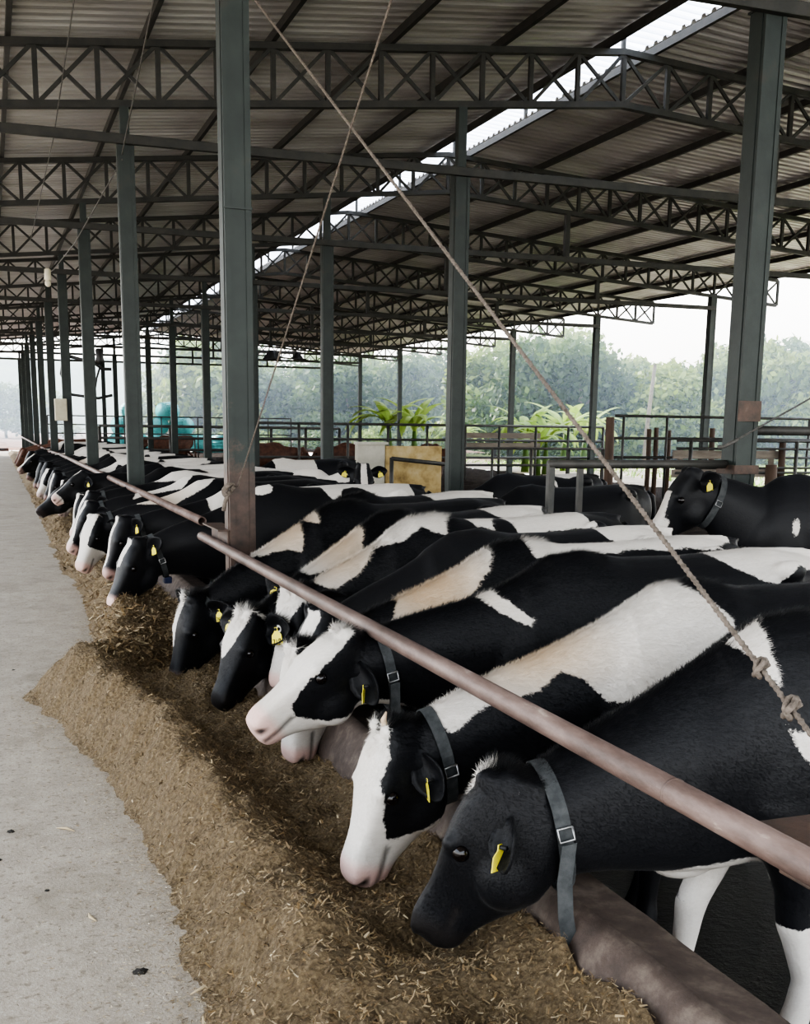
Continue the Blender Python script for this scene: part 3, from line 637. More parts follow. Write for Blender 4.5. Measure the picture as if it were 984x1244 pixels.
def ear_tag(root, c, down, face, digits='', size=1.0):
    down = Vector(down).normalized(); face = Vector(face); face = (face - down * face.dot(down)).normalized(); sx = down.cross(face) * -1
    mb = MB(); n = len(TAGP); sx = (-down).cross(face)
    for dz in (.0012, -.0012):
        for x, y in TAGP: mb.v.append(tuple(Vector(c) + sx * x * size - down * (y - .02) * size + face * (dz + .010 + .25 * (.028 - y) * .12)))
    mb.f = [tuple(range(n)), tuple(range(n, 2 * n))[::-1]] + [(i, (i + 1) % n, n + (i + 1) % n, n + i) for i in range(n)]
    t = mb.build('ear_tag', M['tagyel'], root); t['label'] = 'yellow ear tag'
    MB().tube([Vector(c) - face * .012, Vector(c) + face * .016], .007 * size, 8).build('tag_stud', M['ink'], t, smooth=True)
    if digits:
        mb = MB()
        for i, ch in enumerate(digits):
            for (x0, y0), (x1, y1) in DIG[ch]:
                f = lambda x, y: Vector(c) + sx * size * ((i - (len(digits) - 1) / 2) * .019 + x * .006) - down * size * (-.032 + y * .0105 - .02) * 1 + face * (.0135 + .25 * .12 * .06)
                mb.beam(f(x0, y0), f(x1, y1), .0034 * size, .0012, up=face)
        mb.build('tag_number', M['ink'], t)
def collar(root, P, w, tilt=0.0, width=.042, hang=None, weight=False):
    c, t, dv, sv, up, dn, hw = neck_at(P, w); ax = (Matrix.Rotation(math.radians(tilt), 3, sv) @ t); d2 = (dv - ax * dv.dot(ax)).normalized()
    mb = MB(); m = 40; vs = []
    for off, sc_ in ((-.5, 1.055), (.5, 1.055), (.5, 1.02), (-.5, 1.02)):
        for p in ring(c, d2, sv, up * sc_ / max(.3, abs(d2.dot(dv))) ** .5 + .006, dn * sc_ / max(.3, abs(d2.dot(dv))) ** .5 + .008, hw * sc_ + .005, 1.7, 1.9, m): vs.append(p + ax * width * off)
    mb.v = [tuple(p) for p in vs]
    for i in range(4):
        for k in range(m): j = (i + 1) % 4; mb.f.append((i * m + k, i * m + (k + 1) % m, j * m + (k + 1) % m, j * m + k))
    co = mb.build('collar', M['strap'], root, smooth=False); co['label'] = 'grey webbing neck collar'
    side = c + sv * (hw * 1.05 + .012) - d2 * dn * .30
    MB().tube([side + d2 * .025 - ax * .022, side + d2 * .025 + ax * .022, side - d2 * .012 + ax * .022, side - d2 * .012 - ax * .022, side + d2 * .025 - ax * .022], .0035, 6).build('buckle', M['metal'], co, smooth=True)
    if hang:
        p0 = side - d2 * .02 + sv * .006; pts = [p0 + Vector(h) for h in hang]; mb = MB()
        for p in pts: mb.v += [tuple(p - Vector(ax) * width * .5), tuple(p + Vector(ax) * width * .5), tuple(p + Vector(ax) * width * .5 + sv * .004), tuple(p - Vector(ax) * width * .5 + sv * .004)]
        for i in range(len(pts) - 1):
            for k in range(4): mb.f.append((i * 4 + k, i * 4 + (k + 1) % 4, i * 4 + 4 + (k + 1) % 4, i * 4 + 4 + k))
        mb.f.append((0, 1, 2, 3)); mb.f.append((len(mb.v) - 4, len(mb.v) - 3, len(mb.v) - 2, len(mb.v) - 1)); mb.build('loose_strap_end', M['strap'], co)
    if weight:
        b = c - d2 * (dn * 1.12 + .02); MB().box((0, 0, 0), (.06, .07, .05)).build('collar_weight', M['bluepl'], co, bevel=.008).location = b
def cow(x, y, rz, P, label, base='black', patches=(), voxel=.018, group='black and white cows eating along the kerb', legs_white=0, tan=(), pinknose=1.0, ears=((.35, -.2), (.35, -.2)), tags=(1, -1), digits=('', ''), col=None, z=GZ, scale=1.0, earwhite=False, fl=.08, hl=-.08, lying=False, hornbuds=False, mat='coat', tailsw=.03, etw=(0, 0), tagsize=1.0, name='dairy_cow', turn=0, tagrot=0, esz=1.0, hair=None):
    if turn:     # swing the body round the poll
        a0 = PI + math.radians(rz); a1 = a0 + math.radians(turn); px, py = P.poll.x, P.poll.y
        x += px * math.cos(a0) - py * math.sin(a0) - (px * math.cos(a1) - py * math.sin(a1)); y += px * math.sin(a0) + py * math.cos(a0) - (px * math.sin(a1) + py * math.cos(a1)); rz += turn
    me, n0, ef = build_body(P, voxel, fl=fl, hl=hl, ears=ears, lying=lying, hornbuds=hornbuds, tailsw=tailsw, etw=etw, esz=esz)
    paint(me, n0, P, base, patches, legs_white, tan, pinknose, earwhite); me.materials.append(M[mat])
    r = empty(name, (x, y, z), label, 'cow', group, rz=PI + math.radians(rz)); r.scale = (scale,) * 3
    link(bpy.data.objects.new('body', me), r)
    k = P.L / .5
    for s in (1, -1):
        mb = MB(); c = hp(P, .395, -.020, s * .1045); ellip(mb, c, (.0255 * k,) * 3, 10); mb.build('eye', M['eye'], r, smooth=True)
        if s in tags:
            i = 0 if s == 1 else 1; c, e, wv, face = ef[i]; dn_ = Vector((0, 0, -1)); dn_ = dn_ + e * .25; fc = Matrix.Rotation(math.radians(tagrot * s), 3, 'Z') @ face; ear_tag(r, c + face * .006, dn_, fc, digits[i], tagsize * k)
    if hornbuds:
        c = hp(P, -.02, .035, .035); MB().tube([c, c + P.n * .02 - P.a * .03, c + P.n * .018 - P.a * .058], [.013, .010, .003], 10).build('horn', M['horn'], r, smooth=True)
    if col: collar(r, P, **col)
    if hair: fur(r, P, **hair)
    return r

def fur(root, P, n, seed=1, xmin=-.9, ln=.013, wd=.0011, crest=.0):
    """short coat hair as thin blades on the body surface, coloured by the same coat"""
    body = [c for c in root.children if c.name.startswith('body')][0]; me = body.data; me.calc_loop_triangles(); nt_ = len(me.loop_triangles); nv = len(me.vertices)
    tri = np.zeros(nt_ * 3, np.int32); me.loop_triangles.foreach_get('vertices', tri); tri = tri.reshape(-1, 3)
    co = np.zeros(nv * 3); me.vertices.foreach_get('co', co); co = co.reshape(-1, 3); no = np.zeros(nv * 3); me.vertices.foreach_get('normal', no); no = no.reshape(-1, 3)
    pat = np.zeros(nv, np.float32); me.attributes['pat'].data.foreach_get('value', pat); tint = np.zeros(nv * 4, np.float32); me.attributes['tint'].data.foreach_get('color', tint); tint = tint.reshape(-1, 4)
    A, B, C = co[tri[:, 0]], co[tri[:, 1]], co[tri[:, 2]]; ar = np.linalg.norm(np.cross(B - A, C - A), axis=1); cen = (A + B + C) / 3
    top = np.clip((no[tri[:, 0], 2] - .2) * 1.6, 0, 1); ar = ar * ((cen[:, 0] > xmin) & (cen[:, 2] > .45)) * (1 + crest * top * (cen[:, 0] > -.1))
    rg = np.random.RandomState(seed); pick = rg.choice(nt_, n, p=ar / ar.sum()); u = rg.rand(n, 2); fl = u.sum(1) > 1; u[fl] = 1 - u[fl]; w0 = 1 - u.sum(1)
    mixv = lambda arr: arr[tri[pick, 0]] * w0[:, None] + arr[tri[pick, 1]] * u[:, :1] + arr[tri[pick, 2]] * u[:, 1:]
    p = mixv(co); nn = mixv(no); nn /= np.linalg.norm(nn, axis=1)[:, None]; pa = mixv(pat[:, None])[:, 0]; ti = mixv(tint)
    hd = ((p - np.array(P.poll)) @ np.array(P.a)) > .02
    flow = np.tile(np.array([-.8, 0, -.55]), (n, 1)); flow[hd] = np.array(P.a) * .6 - np.array(P.n) * .2
    flow = flow + rg.randn(n, 3) * .28; flow -= nn * (flow * nn).sum(1)[:, None]; flow /= np.linalg.norm(flow, axis=1)[:, None] + 1e-9
    pl = (p - np.array(P.poll)); nearpoll = np.exp(-(np.linalg.norm(pl - np.array(P.n) * .03, axis=1) / .085) ** 2); upw = np.clip((nn[:, 2] - .55) * 2.2, 0, 1) * (p[:, 0] > -.1) * ~hd
    L_ = ln * (.6 + .8 * rg.rand(n)) * (1 + 1.0 * upw + .8 * nearpoll); L_[hd] *= np.where(nearpoll[hd] > .3, 1, .6); lift = .16 + .30 * rg.rand(n) + .35 * upw + .5 * nearpoll
    d = flow * np.cos(lift)[:, None] + nn * np.sin(lift)[:, None]; sd_ = np.cross(d, nn); sd_ /= np.linalg.norm(sd_, axis=1)[:, None] + 1e-9
    keep = ti[:, 1] + ti[:, 2] < .5; W = wd * (.7 + .6 * rg.rand(n))
    V = np.stack([p - sd_ * W[:, None] - nn * .001, p + sd_ * W[:, None] - nn * .001, p + d * L_[:, None]], 1)[keep]; m_ = len(V)
    hm = bpy.data.meshes.new('coat_hair'); hm.vertices.add(m_ * 3); hm.vertices.foreach_set('co', V.reshape(-1).astype(np.float32)); hm.loops.add(m_ * 3); hm.loops.foreach_set('vertex_index', np.arange(m_ * 3, dtype=np.int32)); hm.polygons.add(m_); hm.polygons.foreach_set('loop_start', np.arange(0, m_ * 3, 3, dtype=np.int32)); hm.update(calc_edges=True)
    hm.polygons.foreach_set('use_smooth', [True] * m_)
    at = hm.attributes.new('pat', 'FLOAT', 'POINT'); at.data.foreach_set('value', np.repeat(pa[keep], 3).astype(np.float32)); at = hm.attributes.new('tint', 'FLOAT_COLOR', 'POINT'); at.data.foreach_set('color', np.repeat(ti[keep], 3, 0).reshape(-1).astype(np.float32))
    N3 = np.repeat((nn + .25 * d)[keep], 3, 0); N3 /= np.linalg.norm(N3, axis=1)[:, None]; hm.normals_split_custom_set_from_vertices(N3.tolist())
    hm.materials.append(M['hair']); return link(bpy.data.objects.new('coat_hair', hm), root)
# ------------------------------------------------------------ the cows, nearest first
def face(kind):
    """patches of a face, in head coordinates"""
    return {'blaze': [('F', 1, [(-.06, -.03), (-.06, .03), (.2, .045), (.5, .035), (.8, .05), (1.2, .075), (1.2, -.075), (.8, -.05), (.5, -.035), (.2, -.045)], -.03)],
            'thin': [('F', 1, [(.02, -.02), (.02, .02), (.3, .022), (.6, .016), (.85, .02), (.85, -.02), (.6, -.016), (.3, -.022)], -.02)],
            'star': [('F', 1, [(.0, -.03), (.0, .03), (.2, .05), (.42, .0), (.2, -.05)], -.02)],
            'white': [('F', 1, [(-.1, -.07), (-.1, .07), (.3, .075), (.55, .06), (.7, .2), (1.2, .2), (1.2, -.2), (.7, -.2), (.55, -.06), (.3, -.075)], -.4)],
            'none': []}[kind]
U = {}
# 1 nearest, black
cow(2.27, 2.72, 0, pose((.995, .0, .905), 64, -40, drop=.165), 'nearest cow, almost all black with a white poll tuft, at lower right', voxel=.013, legs_white=.40,
    patches=[('P', 1, [(.36, 1.42), (.13, 1.42), (.17, 1.31), (.18, 1.14), (.24, 1.22), (.31, 1.30)], (0, 9)), ('P', 1, [(.19, 1.05), (.06, 1.0), (.07, .88), (.16, .99)], (0, 9)), ('E', 1, (.30, -.04, .52), (.32, .2, .14)),
             ('F', 1, [(-.09, -.02), (-.09, .055), (.03, .06), (.13, .035), (.10, .0), (.0, -.02)], -.06), ('P', -1, [(.30, .50), (.10, .55), (.05, .34), (.13, .28), (.2, .4)], (0, 9))],
    pinknose=0.0, ears=(((.30, -.25, .60, -.55), (.2, .45, .75)), (.2, -.3)), tags=(1,), digits=('', ''), col=dict(w=.84, tilt=-14, hang=[(0, 0, 0), (.015, .01, -.10), (.01, .015, -.20), (-.01, .015, -.30), (0, .01, -.36)], width=.045), fl=-.13, tagrot=-68, esz=.68, hair=dict(n=130000, crest=1.0, wd=.0008))
# 2 white face with a black eye patch, white saddle
cow(2.36, 3.42, 0, pose((1.155, .0, .865), 73, 4), 'second cow from the camera, white-faced with black eye patch and broad white shoulder saddle', voxel=.013,
    patches=[('P', 1, [(1.03, .90), (1.0, 1.0), (.88, 1.16), (.8, 1.25), (.72, 1.33), (.59, 1.45), (.17, 1.45), (.14, 1.37), (.03, 1.30), (-.07, 1.22), (-.03, 1.05), (.10, .94), (.42, .95), (.49, 1.03), (.57, 1.06), (.66, 1.00), (.76, .97), (.85, .95), (.96, .87)]),
             ('H', 1, [(-.12, .15), (1.2, .15), (1.2, -.3), (.42, -.3), (.52, -.215), (.64, -.15), (.68, -.07), (.52, -.01), (.30, .030), (.14, .020), (-.12, .05)]), ('P', 1, [(-.9, 1.5), (-1.3, 1.5), (-1.3, 1.2), (-1.0, 1.28)])],
    tan=[((.66, 0, 1.14), (.26, .3, .18), .85)], ears=(((.45, -.35, .55, -.3), (.1, .6, .7)), (-.1, -.35)), tags=(1,), col=dict(w=.86, tilt=-8), hornbuds=True, tagrot=-60, esz=.75, hair=dict(n=120000, crest=1.5, wd=.0009))
# 3 head raised, pink nose
cow(2.41, 4.35, 0, pose((1.085, .0, 1.01), 38, 6), 'cow lifting its pink-nosed white and black head level above the heap, third from the camera', voxel=.013,
    patches=[('P', 1, [(.68, 1.30), (.58, 1.36), (.46, 1.21), (.30, 1.075), (.32, 1.05), (.47, 1.13), (.58, 1.20)], (0, 9)), ('P', 1, [(-.5, 1.5), (-1.25, 1.5), (-1.25, 1.2), (-.98, 1.28), (-.89, 1.19), (-.77, 1.23), (-.62, 1.31)]), ('E', 1, (.96, 0, .60), (.20, .25, .15)),
             ('H', 1, [(-.12, .2), (1.2, .2), (1.2, -.3), (.10, -.34), (.16, -.235), (.4, -.235), (.62, -.165), (.76, -.09), (.72, -.03), (.5, .0), (.3, .018), (.1, .012), (-.12, .02)])],
    ears=(((.05, -.45, .60, -.55), (.55, .1, .6)), (-.1, -.25)), col=dict(w=.83, tilt=4, hang=[(0, 0, 0), (0, .01, -.12), (-.01, .01, -.22)]), tagrot=-70, esz=.85, hair=dict(n=90000, crest=2, wd=.001))
# 4 tan crest, white muzzle under cow 3
cow(2.42, 4.93, 2, pose((1.13, -.06, .84), 84, 10), 'cow with a tan neck crest whose white muzzle shows below the raised head', voxel=.016,
    patches=[('P', 1, [(.76, .88), (.66, 1.1), (.44, 1.34), (.24, 1.42), (.2, 1.28), (.24, 1.2), (.3, 1.14), (.43, 1.02), (.55, .92), (.67, .86)]), ('P', 1, [(.1, 1.5), (-1.2, 1.5), (-1.2, 1.29), (-.5, 1.27), (0, 1.26)])] + face('white') + [('HE', -1, (.45, -.12, .10), (.07, .05, .05))],
    tan=[((.52, 0, 1.12), (.3, .4, .24), .9)], pinknose=1, hair=dict(n=45000, crest=4, wd=.0013, ln=.018))
# 5 black with star face
cow(2.42, 5.45, 1, pose((.90, .05, .93), 66, 16), 'all-black-bodied cow with a white heart-shaped forehead mark, just under the rail', voxel=.016, patches=face('star') + [('P', 1, [(-.62, 1.5), (-1.3, 1.5), (-1.3, 1.2), (-1.0, 1.15), (-.75, 1.28)]), ('F', 1, [(-.02, -.05), (-.02, .05), (.25, .055), (.5, .01), (.45, -.02), (.25, -.055)], -.03)], pinknose=.2, tags=(), ears=((.1, -.3), (.1, -.3)), turn=3)
# 6 white poll
cow(2.42, 6.08, 1, pose((.86, .05, .93), 74, 27), 'cow with a shaggy all-white poll and long white blaze, head under the rail', voxel=.016,
    patches=[('P', 1, [(.78, 1.0), (.62, 1.27), (.46, 1.5), (-.95, 1.5), (-.95, 1.26), (-.46, 1.21), (-.25, 1.27), (-.05, 1.22), (.12, 1.27), (.24, 1.20), (.39, 1.16), (.53, 1.02), (.65, .95)]), ('E', -1, (-.12, .1, 1.25), (.10, .2, .10)), ('E', -1, (-.40, .12, 1.25), (.07, .2, .09))] + face('blaze') + [('F', 1, [(-.15, -.10), (-.15, .10), (.12, .09), (.35, .05), (.35, -.05), (.12, -.09)], -.07)],
    tan=[((.62, 0, 1.15), (.22, .4, .2), .7)], tags=(-1,), ears=((.05, -.3), ((-.1, .1, .9, .45), (.3, .9, .1))), turn=3, scale=1.02, hair=dict(n=45000, crest=4, wd=.0014, ln=.018))
# 7 tagged 710, white forehead
cow(2.40, 6.18, 1, pose((1.08, .03, .80), 66, 4), 'black-nosed cow with white forehead and big yellow tag 710 in its ear', voxel=.015,
    patches=[('P', 1, [(.80, 1.06), (.62, 1.5), (.24, 1.5), (.30, 1.22), (.40, 1.04), (.47, .98), (.54, 1.04), (.70, 1.0)])] + [('F', 1, [(-.1, -.09), (-.1, .08), (.15, .07), (.32, .05), (.5, -.02), (.55, -.06), (.3, -.08), (.1, -.09)], -.07), ('HE', 1, (1.02, -.06, -.03), (.04, .05, .03)), ('E', 1, (-.95, .05, 1.34), (.3, .25, .10))],
    tan=[((.48, 0, 1.25), (.25, .4, .25), .8)], pinknose=0, digits=('710', '763'), ears=(((-.05, .15, .95, .05), (.3, .9, .1)), ((-.05, .05, .95, -.1), (.3, .9, .1))), tagsize=1.3, esz=1.15, tagrot=12, turn=18, scale=1.02, hair=dict(n=45000, crest=4, wd=.0014, ln=.018))
# 8 black with left blaze
cow(2.26, 6.98, 1, pose((1.10, -.02, .76), 75, 2), 'black cow with a thin white face stripe, left of the tagged white forehead', voxel=.015,
    patches=[('P', 1, [(.86, 1.2), (.82, .97), (.64, 1.02), (.50, 1.06), (.42, 1.04), (.36, 1.22), (.27, 1.2), (.22, 1.5), (.6, 1.5)]), ('F', 1, [(-.08, -.09), (-.08, .0), (.1, .0), (.4, -.02), (.6, -.035), (.6, -.08), (.3, -.085)], -.06)], tan=[((.5, 0, 1.25), (.3, .4, .25), .8)], pinknose=.25, ears=((.15, -.25), (-.3, -.3)), digits=('763', ''), tags=(1,), col=dict(w=.9), turn=12, scale=1.03, hair=dict(n=45000, crest=4, wd=.0014, ln=.018))
# A body beside the post
cow(2.5, 7.42, 3, pose((1.02, -.12, .72), 86, -24), 'cow with white lower neck standing hard against the big near post', voxel=.016,
    patches=[('P', 1, [(1.0, 1.2), (.86, .86), (.62, 1.0), (.50, 1.2), (.55, 1.5), (.75, 1.5)]), ('E', 1, (-.95, 0, 1.36), (.42, .5, .20))], pinknose=.5, tags=(), turn=17, scale=1.04, hair=dict(n=40000, crest=4, wd=.0015, ln=.018))
# beyond the post
cow(2.2, 9.0, -2, pose((1.12, .0, .905), 64, 14), 'black cow with white triangle on the forehead, first one beyond the big post', voxel=.015,
    patches=[('F', 1, [(-.02, -.035), (.02, .035), (.2, .035), (.42, .0), (.45, -.05), (.2, -.06)], -.04), ('HE', 1, (1.0, -.06, 0), (.05, .12, .12)), ('E', 1, (.15, .1, 1.33), (.1, .25, .08)), ('P', 1, [(-.25, 1.5), (-1.12, 1.5), (-1.12, 1.12), (-.9, .98), (-.62, 1.15), (-.4, 1.22)]), ('E', -1, (-.62, .18, 1.22), (.15, .2, .10))], ears=((-.15, -.55), (.2, -.3)), col=dict(w=.86, weight=True), tags=(1,), turn=5, scale=1.04)
cow(2.15, 10.1, 0, pose((1.10, .0, 1.03), 70, 10), 'black cow with a white blaze and pink lips, second beyond the big post', voxel=.017,
    patches=face('thin') + [('F', 1, [(-.03, -.05), (.0, .02), (.4, .0), (.9, .0), (.9, -.06), (.4, -.06)], -.03), ('P', 1, [(.42, 1.5), (.12, 1.5), (.2, 1.2), (.3, 1.02), (.36, 1.15)], (0, 9)), ('P', 1, [(-.3, 1.5), (-1.12, 1.5), (-1.12, 1.1), (-.9, .9), (-.6, 1.12), (-.3, 1.28)]), ('E', -1, (-.55, .18, 1.20), (.14, .2, .09))], pinknose=.9, tags=(1,), ears=((.0, -.3), (.2, -.3)), col=dict(w=.86))
cow(2.05, 11.15, 0, pose((1.15, .02, .97), 66, 32), 'cow with a broad white face half hidden by the heap, third beyond the big post', voxel=.018, patches=face('white') + [('P', 1, [(.75, 1.1), (.5, 1.5), (-.2, 1.5), (.1, 1.25), (.4, 1.1)]), ('HE', -1, (.35, -.10, .12), (.10, .08, .06))], tan=[((.5, 0, 1.2), (.3, .4, .25), .4)], tags=(1,), col=dict(w=.85))
cow(2.05, 11.95, 0, pose((1.13, .0, 1.04), 62, 10), 'cow with a long white blaze and pink muzzle, fourth beyond the big post', voxel=.018, patches=face('blaze') + [('P', 1, [(.7, 1.1), (.5, 1.5), (-.1, 1.5), (.2, 1.2)])], tags=(-1,), col=dict(w=.88))
cow(2.1, 13.15, 0, pose((1.07, .0, 1.07), 62, 8), 'cow with a broad white blaze lowered to the silage, fifth beyond the big post', voxel=.018, patches=face('blaze') + [('P', 1, [(.5, 1.2), (.3, 1.5), (-.8, 1.5), (-.5, 1.25)])], tags=(), col=dict(w=.86))
cow(2.1, 14.3, 0, pose((1.1, .0, .98), 76, 0), 'cow showing only a white muzzle below a raised head, sixth beyond the big post', voxel=.02, patches=face('white') + [('P', 1, [(.1, 1.5), (-1.2, 1.5), (-1.2, 1.1), (-.5, 1.25)])], tags=())
cow(2.1, 15.5, 0, pose((.98, .0, 1.20), 38, 0), 'cow lifting its black head with pink nose in the far part of the row', voxel=.02, patches=[('HE', 1, (1.0, -.05, 0), (.11, .12, .12)), ('HE', 1, (.06, .05, 0), (.08, .03, .04)), ('F', 1, [(.5, -.02), (.5, .02), (1.2, .06), (1.2, -.06)], -.03), ('P', 1, [(.2, 1.5), (-.9, 1.5), (-.9, 1.2), (-.2, 1.2)])], tags=(1,))
cow(2.05, 16.8, 0, pose((1.10, .0, .95), 40, 0), 'all-black cow stretching its head low over the thin feed, far row', voxel=.02, patches=[('HE', 1, (1.05, -.09, 0), (.03, .04, .05)), ('E', 1, (-.6, 0, 1.35), (.4, .4, .1))], pinknose=.1, tags=(), name='dairy_cow')
FAR = [(18.2, 'white', 78, .95, 'short white-faced cow between two darker ones, far row'), (19.5, 'blaze', 70, 1.0, 'narrow white-nosed cow in the far row, beyond the black one'), (20.8, 'none', 66, 1.0, 'black-faced cow with a bright yellow tag, far row'), (22.1, 'white', 62, .97, 'white-faced cow reaching down, far row before the long reacher'),
       (23.6, 'none', 64, 1.05, 'plain black-necked cow behind the long reaching one'), (25.0, 'none', 68, 1.0, 'black cow beside the bend in the long rail'), (26.5, 'blaze', 36, 1.12, 'cow stretching a white-striped head far out over the alley'), (28.2, 'star', 62, 1.0, 'dark cow with white star just past the rail bend'),
       (30.0, 'blaze', 66, 1.0, 'small distant cow with white cheek and black eye patch'), (32.0, 'none', 60, 1.05, 'small distant black cow before the reddish ones'), (34.2, 'none', 66, 1.0, 'distant blue-black cow near the end of the row')]
for i, (y, fk, pi_, pz, lab) in enumerate(FAR):
    rg = random.Random(100 + i); pa = face(fk)
    for q in range(2): x = -1.0 + 1.3 * rg.random(); pa = pa + [('E', 1, (x, rg.uniform(-.1, .1), 1.33), (.2 + .2 * rg.random(), .4, .12 + .1 * rg.random()))]
    if i % 3 == 0: pa = pa + [('P', 1, [(.75, 1.15), (.5, 1.5), (.1, 1.5), (.3, 1.1)])]
    cow(2.08 - .05 * (i % 2), y, rg.uniform(-4, 4), pose((1.04 + (.12 if pi_ < 40 else 0), .0, pz), pi_, rg.uniform(-5, 25)), lab, voxel=.026, patches=pa, tags=(1,) if i in (2,) else (), pinknose=.6, col=dict(w=.86) if i % 2 else None, tan=[((.4, 0, 1.25), (.3, .4, .25), .5 * rg.random())])
for i, (y, lab) in enumerate([(36.6, 'reddish brown cow close to the far end of the row'), (38.6, 'last reddish cow at the far end of the row')]):
    cow(2.0, y, 0, pose((1.06, 0, 1.0), 60, 8), lab, voxel=.03, mat='browncoat', tags=(), group='brown cows in the row')
# loose cows behind the row
cow(5.75, 7.05, -3, pose((.86, -.03, 1.34), 58, -12), 'black collared cow standing alone behind the row at the right, head turned left', voxel=.018, patches=[('F', 1, [(.35, -.06), (.35, .05), (1.2, .09), (1.2, -.09)], -.05), ('E', 1, (-.18, .0, 1.36), (.16, .08, .05)), ('E', 1, (.15, .28, 1.0), (.035, .1, .08)), ('P', 1, [(-.55, 1.28), (-.8, 1.2), (-.75, .9), (-.5, .95)], (0, 9))],
    pinknose=.7, ears=((.1, -.4), (.0, -.3)), tags=(1,), col=dict(w=.78, tilt=-5, width=.05), group='loose cows in the yard', z=-.13, scale=1.07)
cow(5.75, 12.2, 4, pose((1.0, 0, .95), 60, 0), 'long black-backed cow standing behind the middle post, small white back mark', voxel=.022, patches=[('E', 1, (-.75, .05, 1.33), (.22, .12, .06)), ('E', 1, (-.55, .2, 1.25), (.03, .1, .08))], tags=(), group='loose cows in the yard')
cow(4.85, 9.75, 2, pose((.95, 0, 1.0), 55, 0), 'black cow with rounded rump standing crosswise right behind the row', voxel=.022, patches=[], tags=(), group='loose cows in the yard')
cow(3.75, 13.75, 127, pose((.80, .0, 1.38), 58, -48), 'black and white cow looking straight at the camera in front of the concrete wall', voxel=.02, patches=face('blaze') + [('P', 1, [(.75, 1.2), (.3, 1.5), (-1.2, 1.5), (-1.2, 1.0), (-.2, 1.0), (.2, 1.15)])], ears=((.05, -.2), (.05, -.2)), group='loose cows in the yard')
cow(4.45, 18.0, 5, pose((.95, .0, 1.1), 55, 0), 'cow with white flank and black rump standing left of the one facing the camera', voxel=.022, base='white', patches=[('E', -1, (-1.0, 0, 1.1), (.55, .5, .4)), ('E', -1, (.5, 0, 1.1), (.35, .4, .4)), ('HE', -1, (.4, -.05, .05), (.2, .2, .2))], tags=(), group='loose cows in the yard')
for i, (x, y, rz, lab) in enumerate([(10.6, 34.6, 3, 'brown cow standing crosswise behind the long pipe fence, wide view'), (8.2, 34.4, 178, 'dark brown cow at the left end behind the long pipe fence'), (13.5, 34.2, 84, 'reddish cow seen end-on behind the long pipe fence'), (7.4, 52.0, 8, 'brown cow seen between posts in front of the bales')]):
    cow(x, y, rz, pose((.92, .0, 1.15), 50, 0), lab, voxel=.03, mat='browncoat', tags=(), group='brown cows behind the fence')
# ------------------------------------------------------------ silage windrow (nobody could count it)
KY = [-3, 1.5, 2.4, 3.6, 4.5, 5.6, 6.3, 6.9, 7.4, 8.2, 9.2, 11, 13, 18, 26, 62]
KE = [.42, .40, .44, .48, .47, .36, .22, .10, .45, .62, .66, .74, .66, .70, .74, .80]      # outer toe
KP = [.80, .80, .80, .76, .72, .62, .50, .44, .74, .84, .92, .98, .95, .98, 1.0, 1.02]     # crest x
KH = [.22, .22, .22, .24, .29, .31, .34, .27, .24, .25, .27, .20, .18, .16, .15, .13]      # crest height
KT = [.12, .12, .10, .07, .04, .05, .06, .07, .09, .14, .15, .12, .12, .11, .11, .10]      # trough the cows have eaten out
KI = [.24, .25, .24, .17, .10, .08, .09, .14, .20, .20, .16, .12, .12, .11, .11, .10]      # at the kerb
def lerp_(y, K): return float(np.interp(y, KY, K))
def fbm(x, y, s, oct=3, seed=0.0):
    v = 0; a = 1
    for k in range(oct): v += a * mn.noise(Vector((x * s, y * s, seed + 9.1 * k))); s *= 2.1; a *= .5
    return v
def heap(x, y, fine=True):
    xe = lerp_(y, KE) + .07 * fbm(0, y, 1.7, 2, 3) + .035 * fbm(x, y, 7, 3, 6); xp = lerp_(y, KP) + .05 * fbm(0, y, 1.3, 2, 8); hp = lerp_(y, KH) * (1 + .25 * fbm(0, y, 1.9, 2, 5)); hi = lerp_(y, KI); ht = lerp_(y, KT); xt = xp + .36
    if x <= xe: return -.012
    if x < xp: u = (x - xe) / (xp - xe); h = hp * (u * u * (3 - 2 * u)) ** .8
    elif x < xt: u = (x - xp) / .36; h = hp + (ht - hp) * (u * u * (3 - 2 * u))
    else: u = min(1, max(0, (x - xt) / max(.06, 1.38 - xt))); h = ht + (hi - ht) * u ** 1.5
    e = min(1, (x - xe) / .12)
    h += e * (.055 * fbm(x, y, 3.6, 2, 1) + (.034 * fbm(x, y, 10, 4, 2) if fine else 0))
    return max(h, -.004 if e < .4 else .006)
ysr = []; y = -1.0
while y < 62: ysr.append(y); y += .022 if y < 4 else (.03 if y < 9 else (.07 if y < 18 else .35))
nx = 76; vs = []; fs = []
for y in ysr:
    for i in range(nx + 1): x = 0.0 + 1.40 * i / nx; vs.append((x, y, heap(x, y)))
for j in range(len(ysr) - 1):
    for i in range(nx): a = j * (nx + 1) + i; fs.append((a, a + 1, a + nx + 2, a + nx + 1))
mb = MB(); mb.v = vs; mb.f = fs
sil = mb.build('silage_feed', M['silage'], smooth=True)
tag(sil, 'long windrow of brown chopped silage heaped along the kerb in front of the cows', 'feed', kind='stuff')
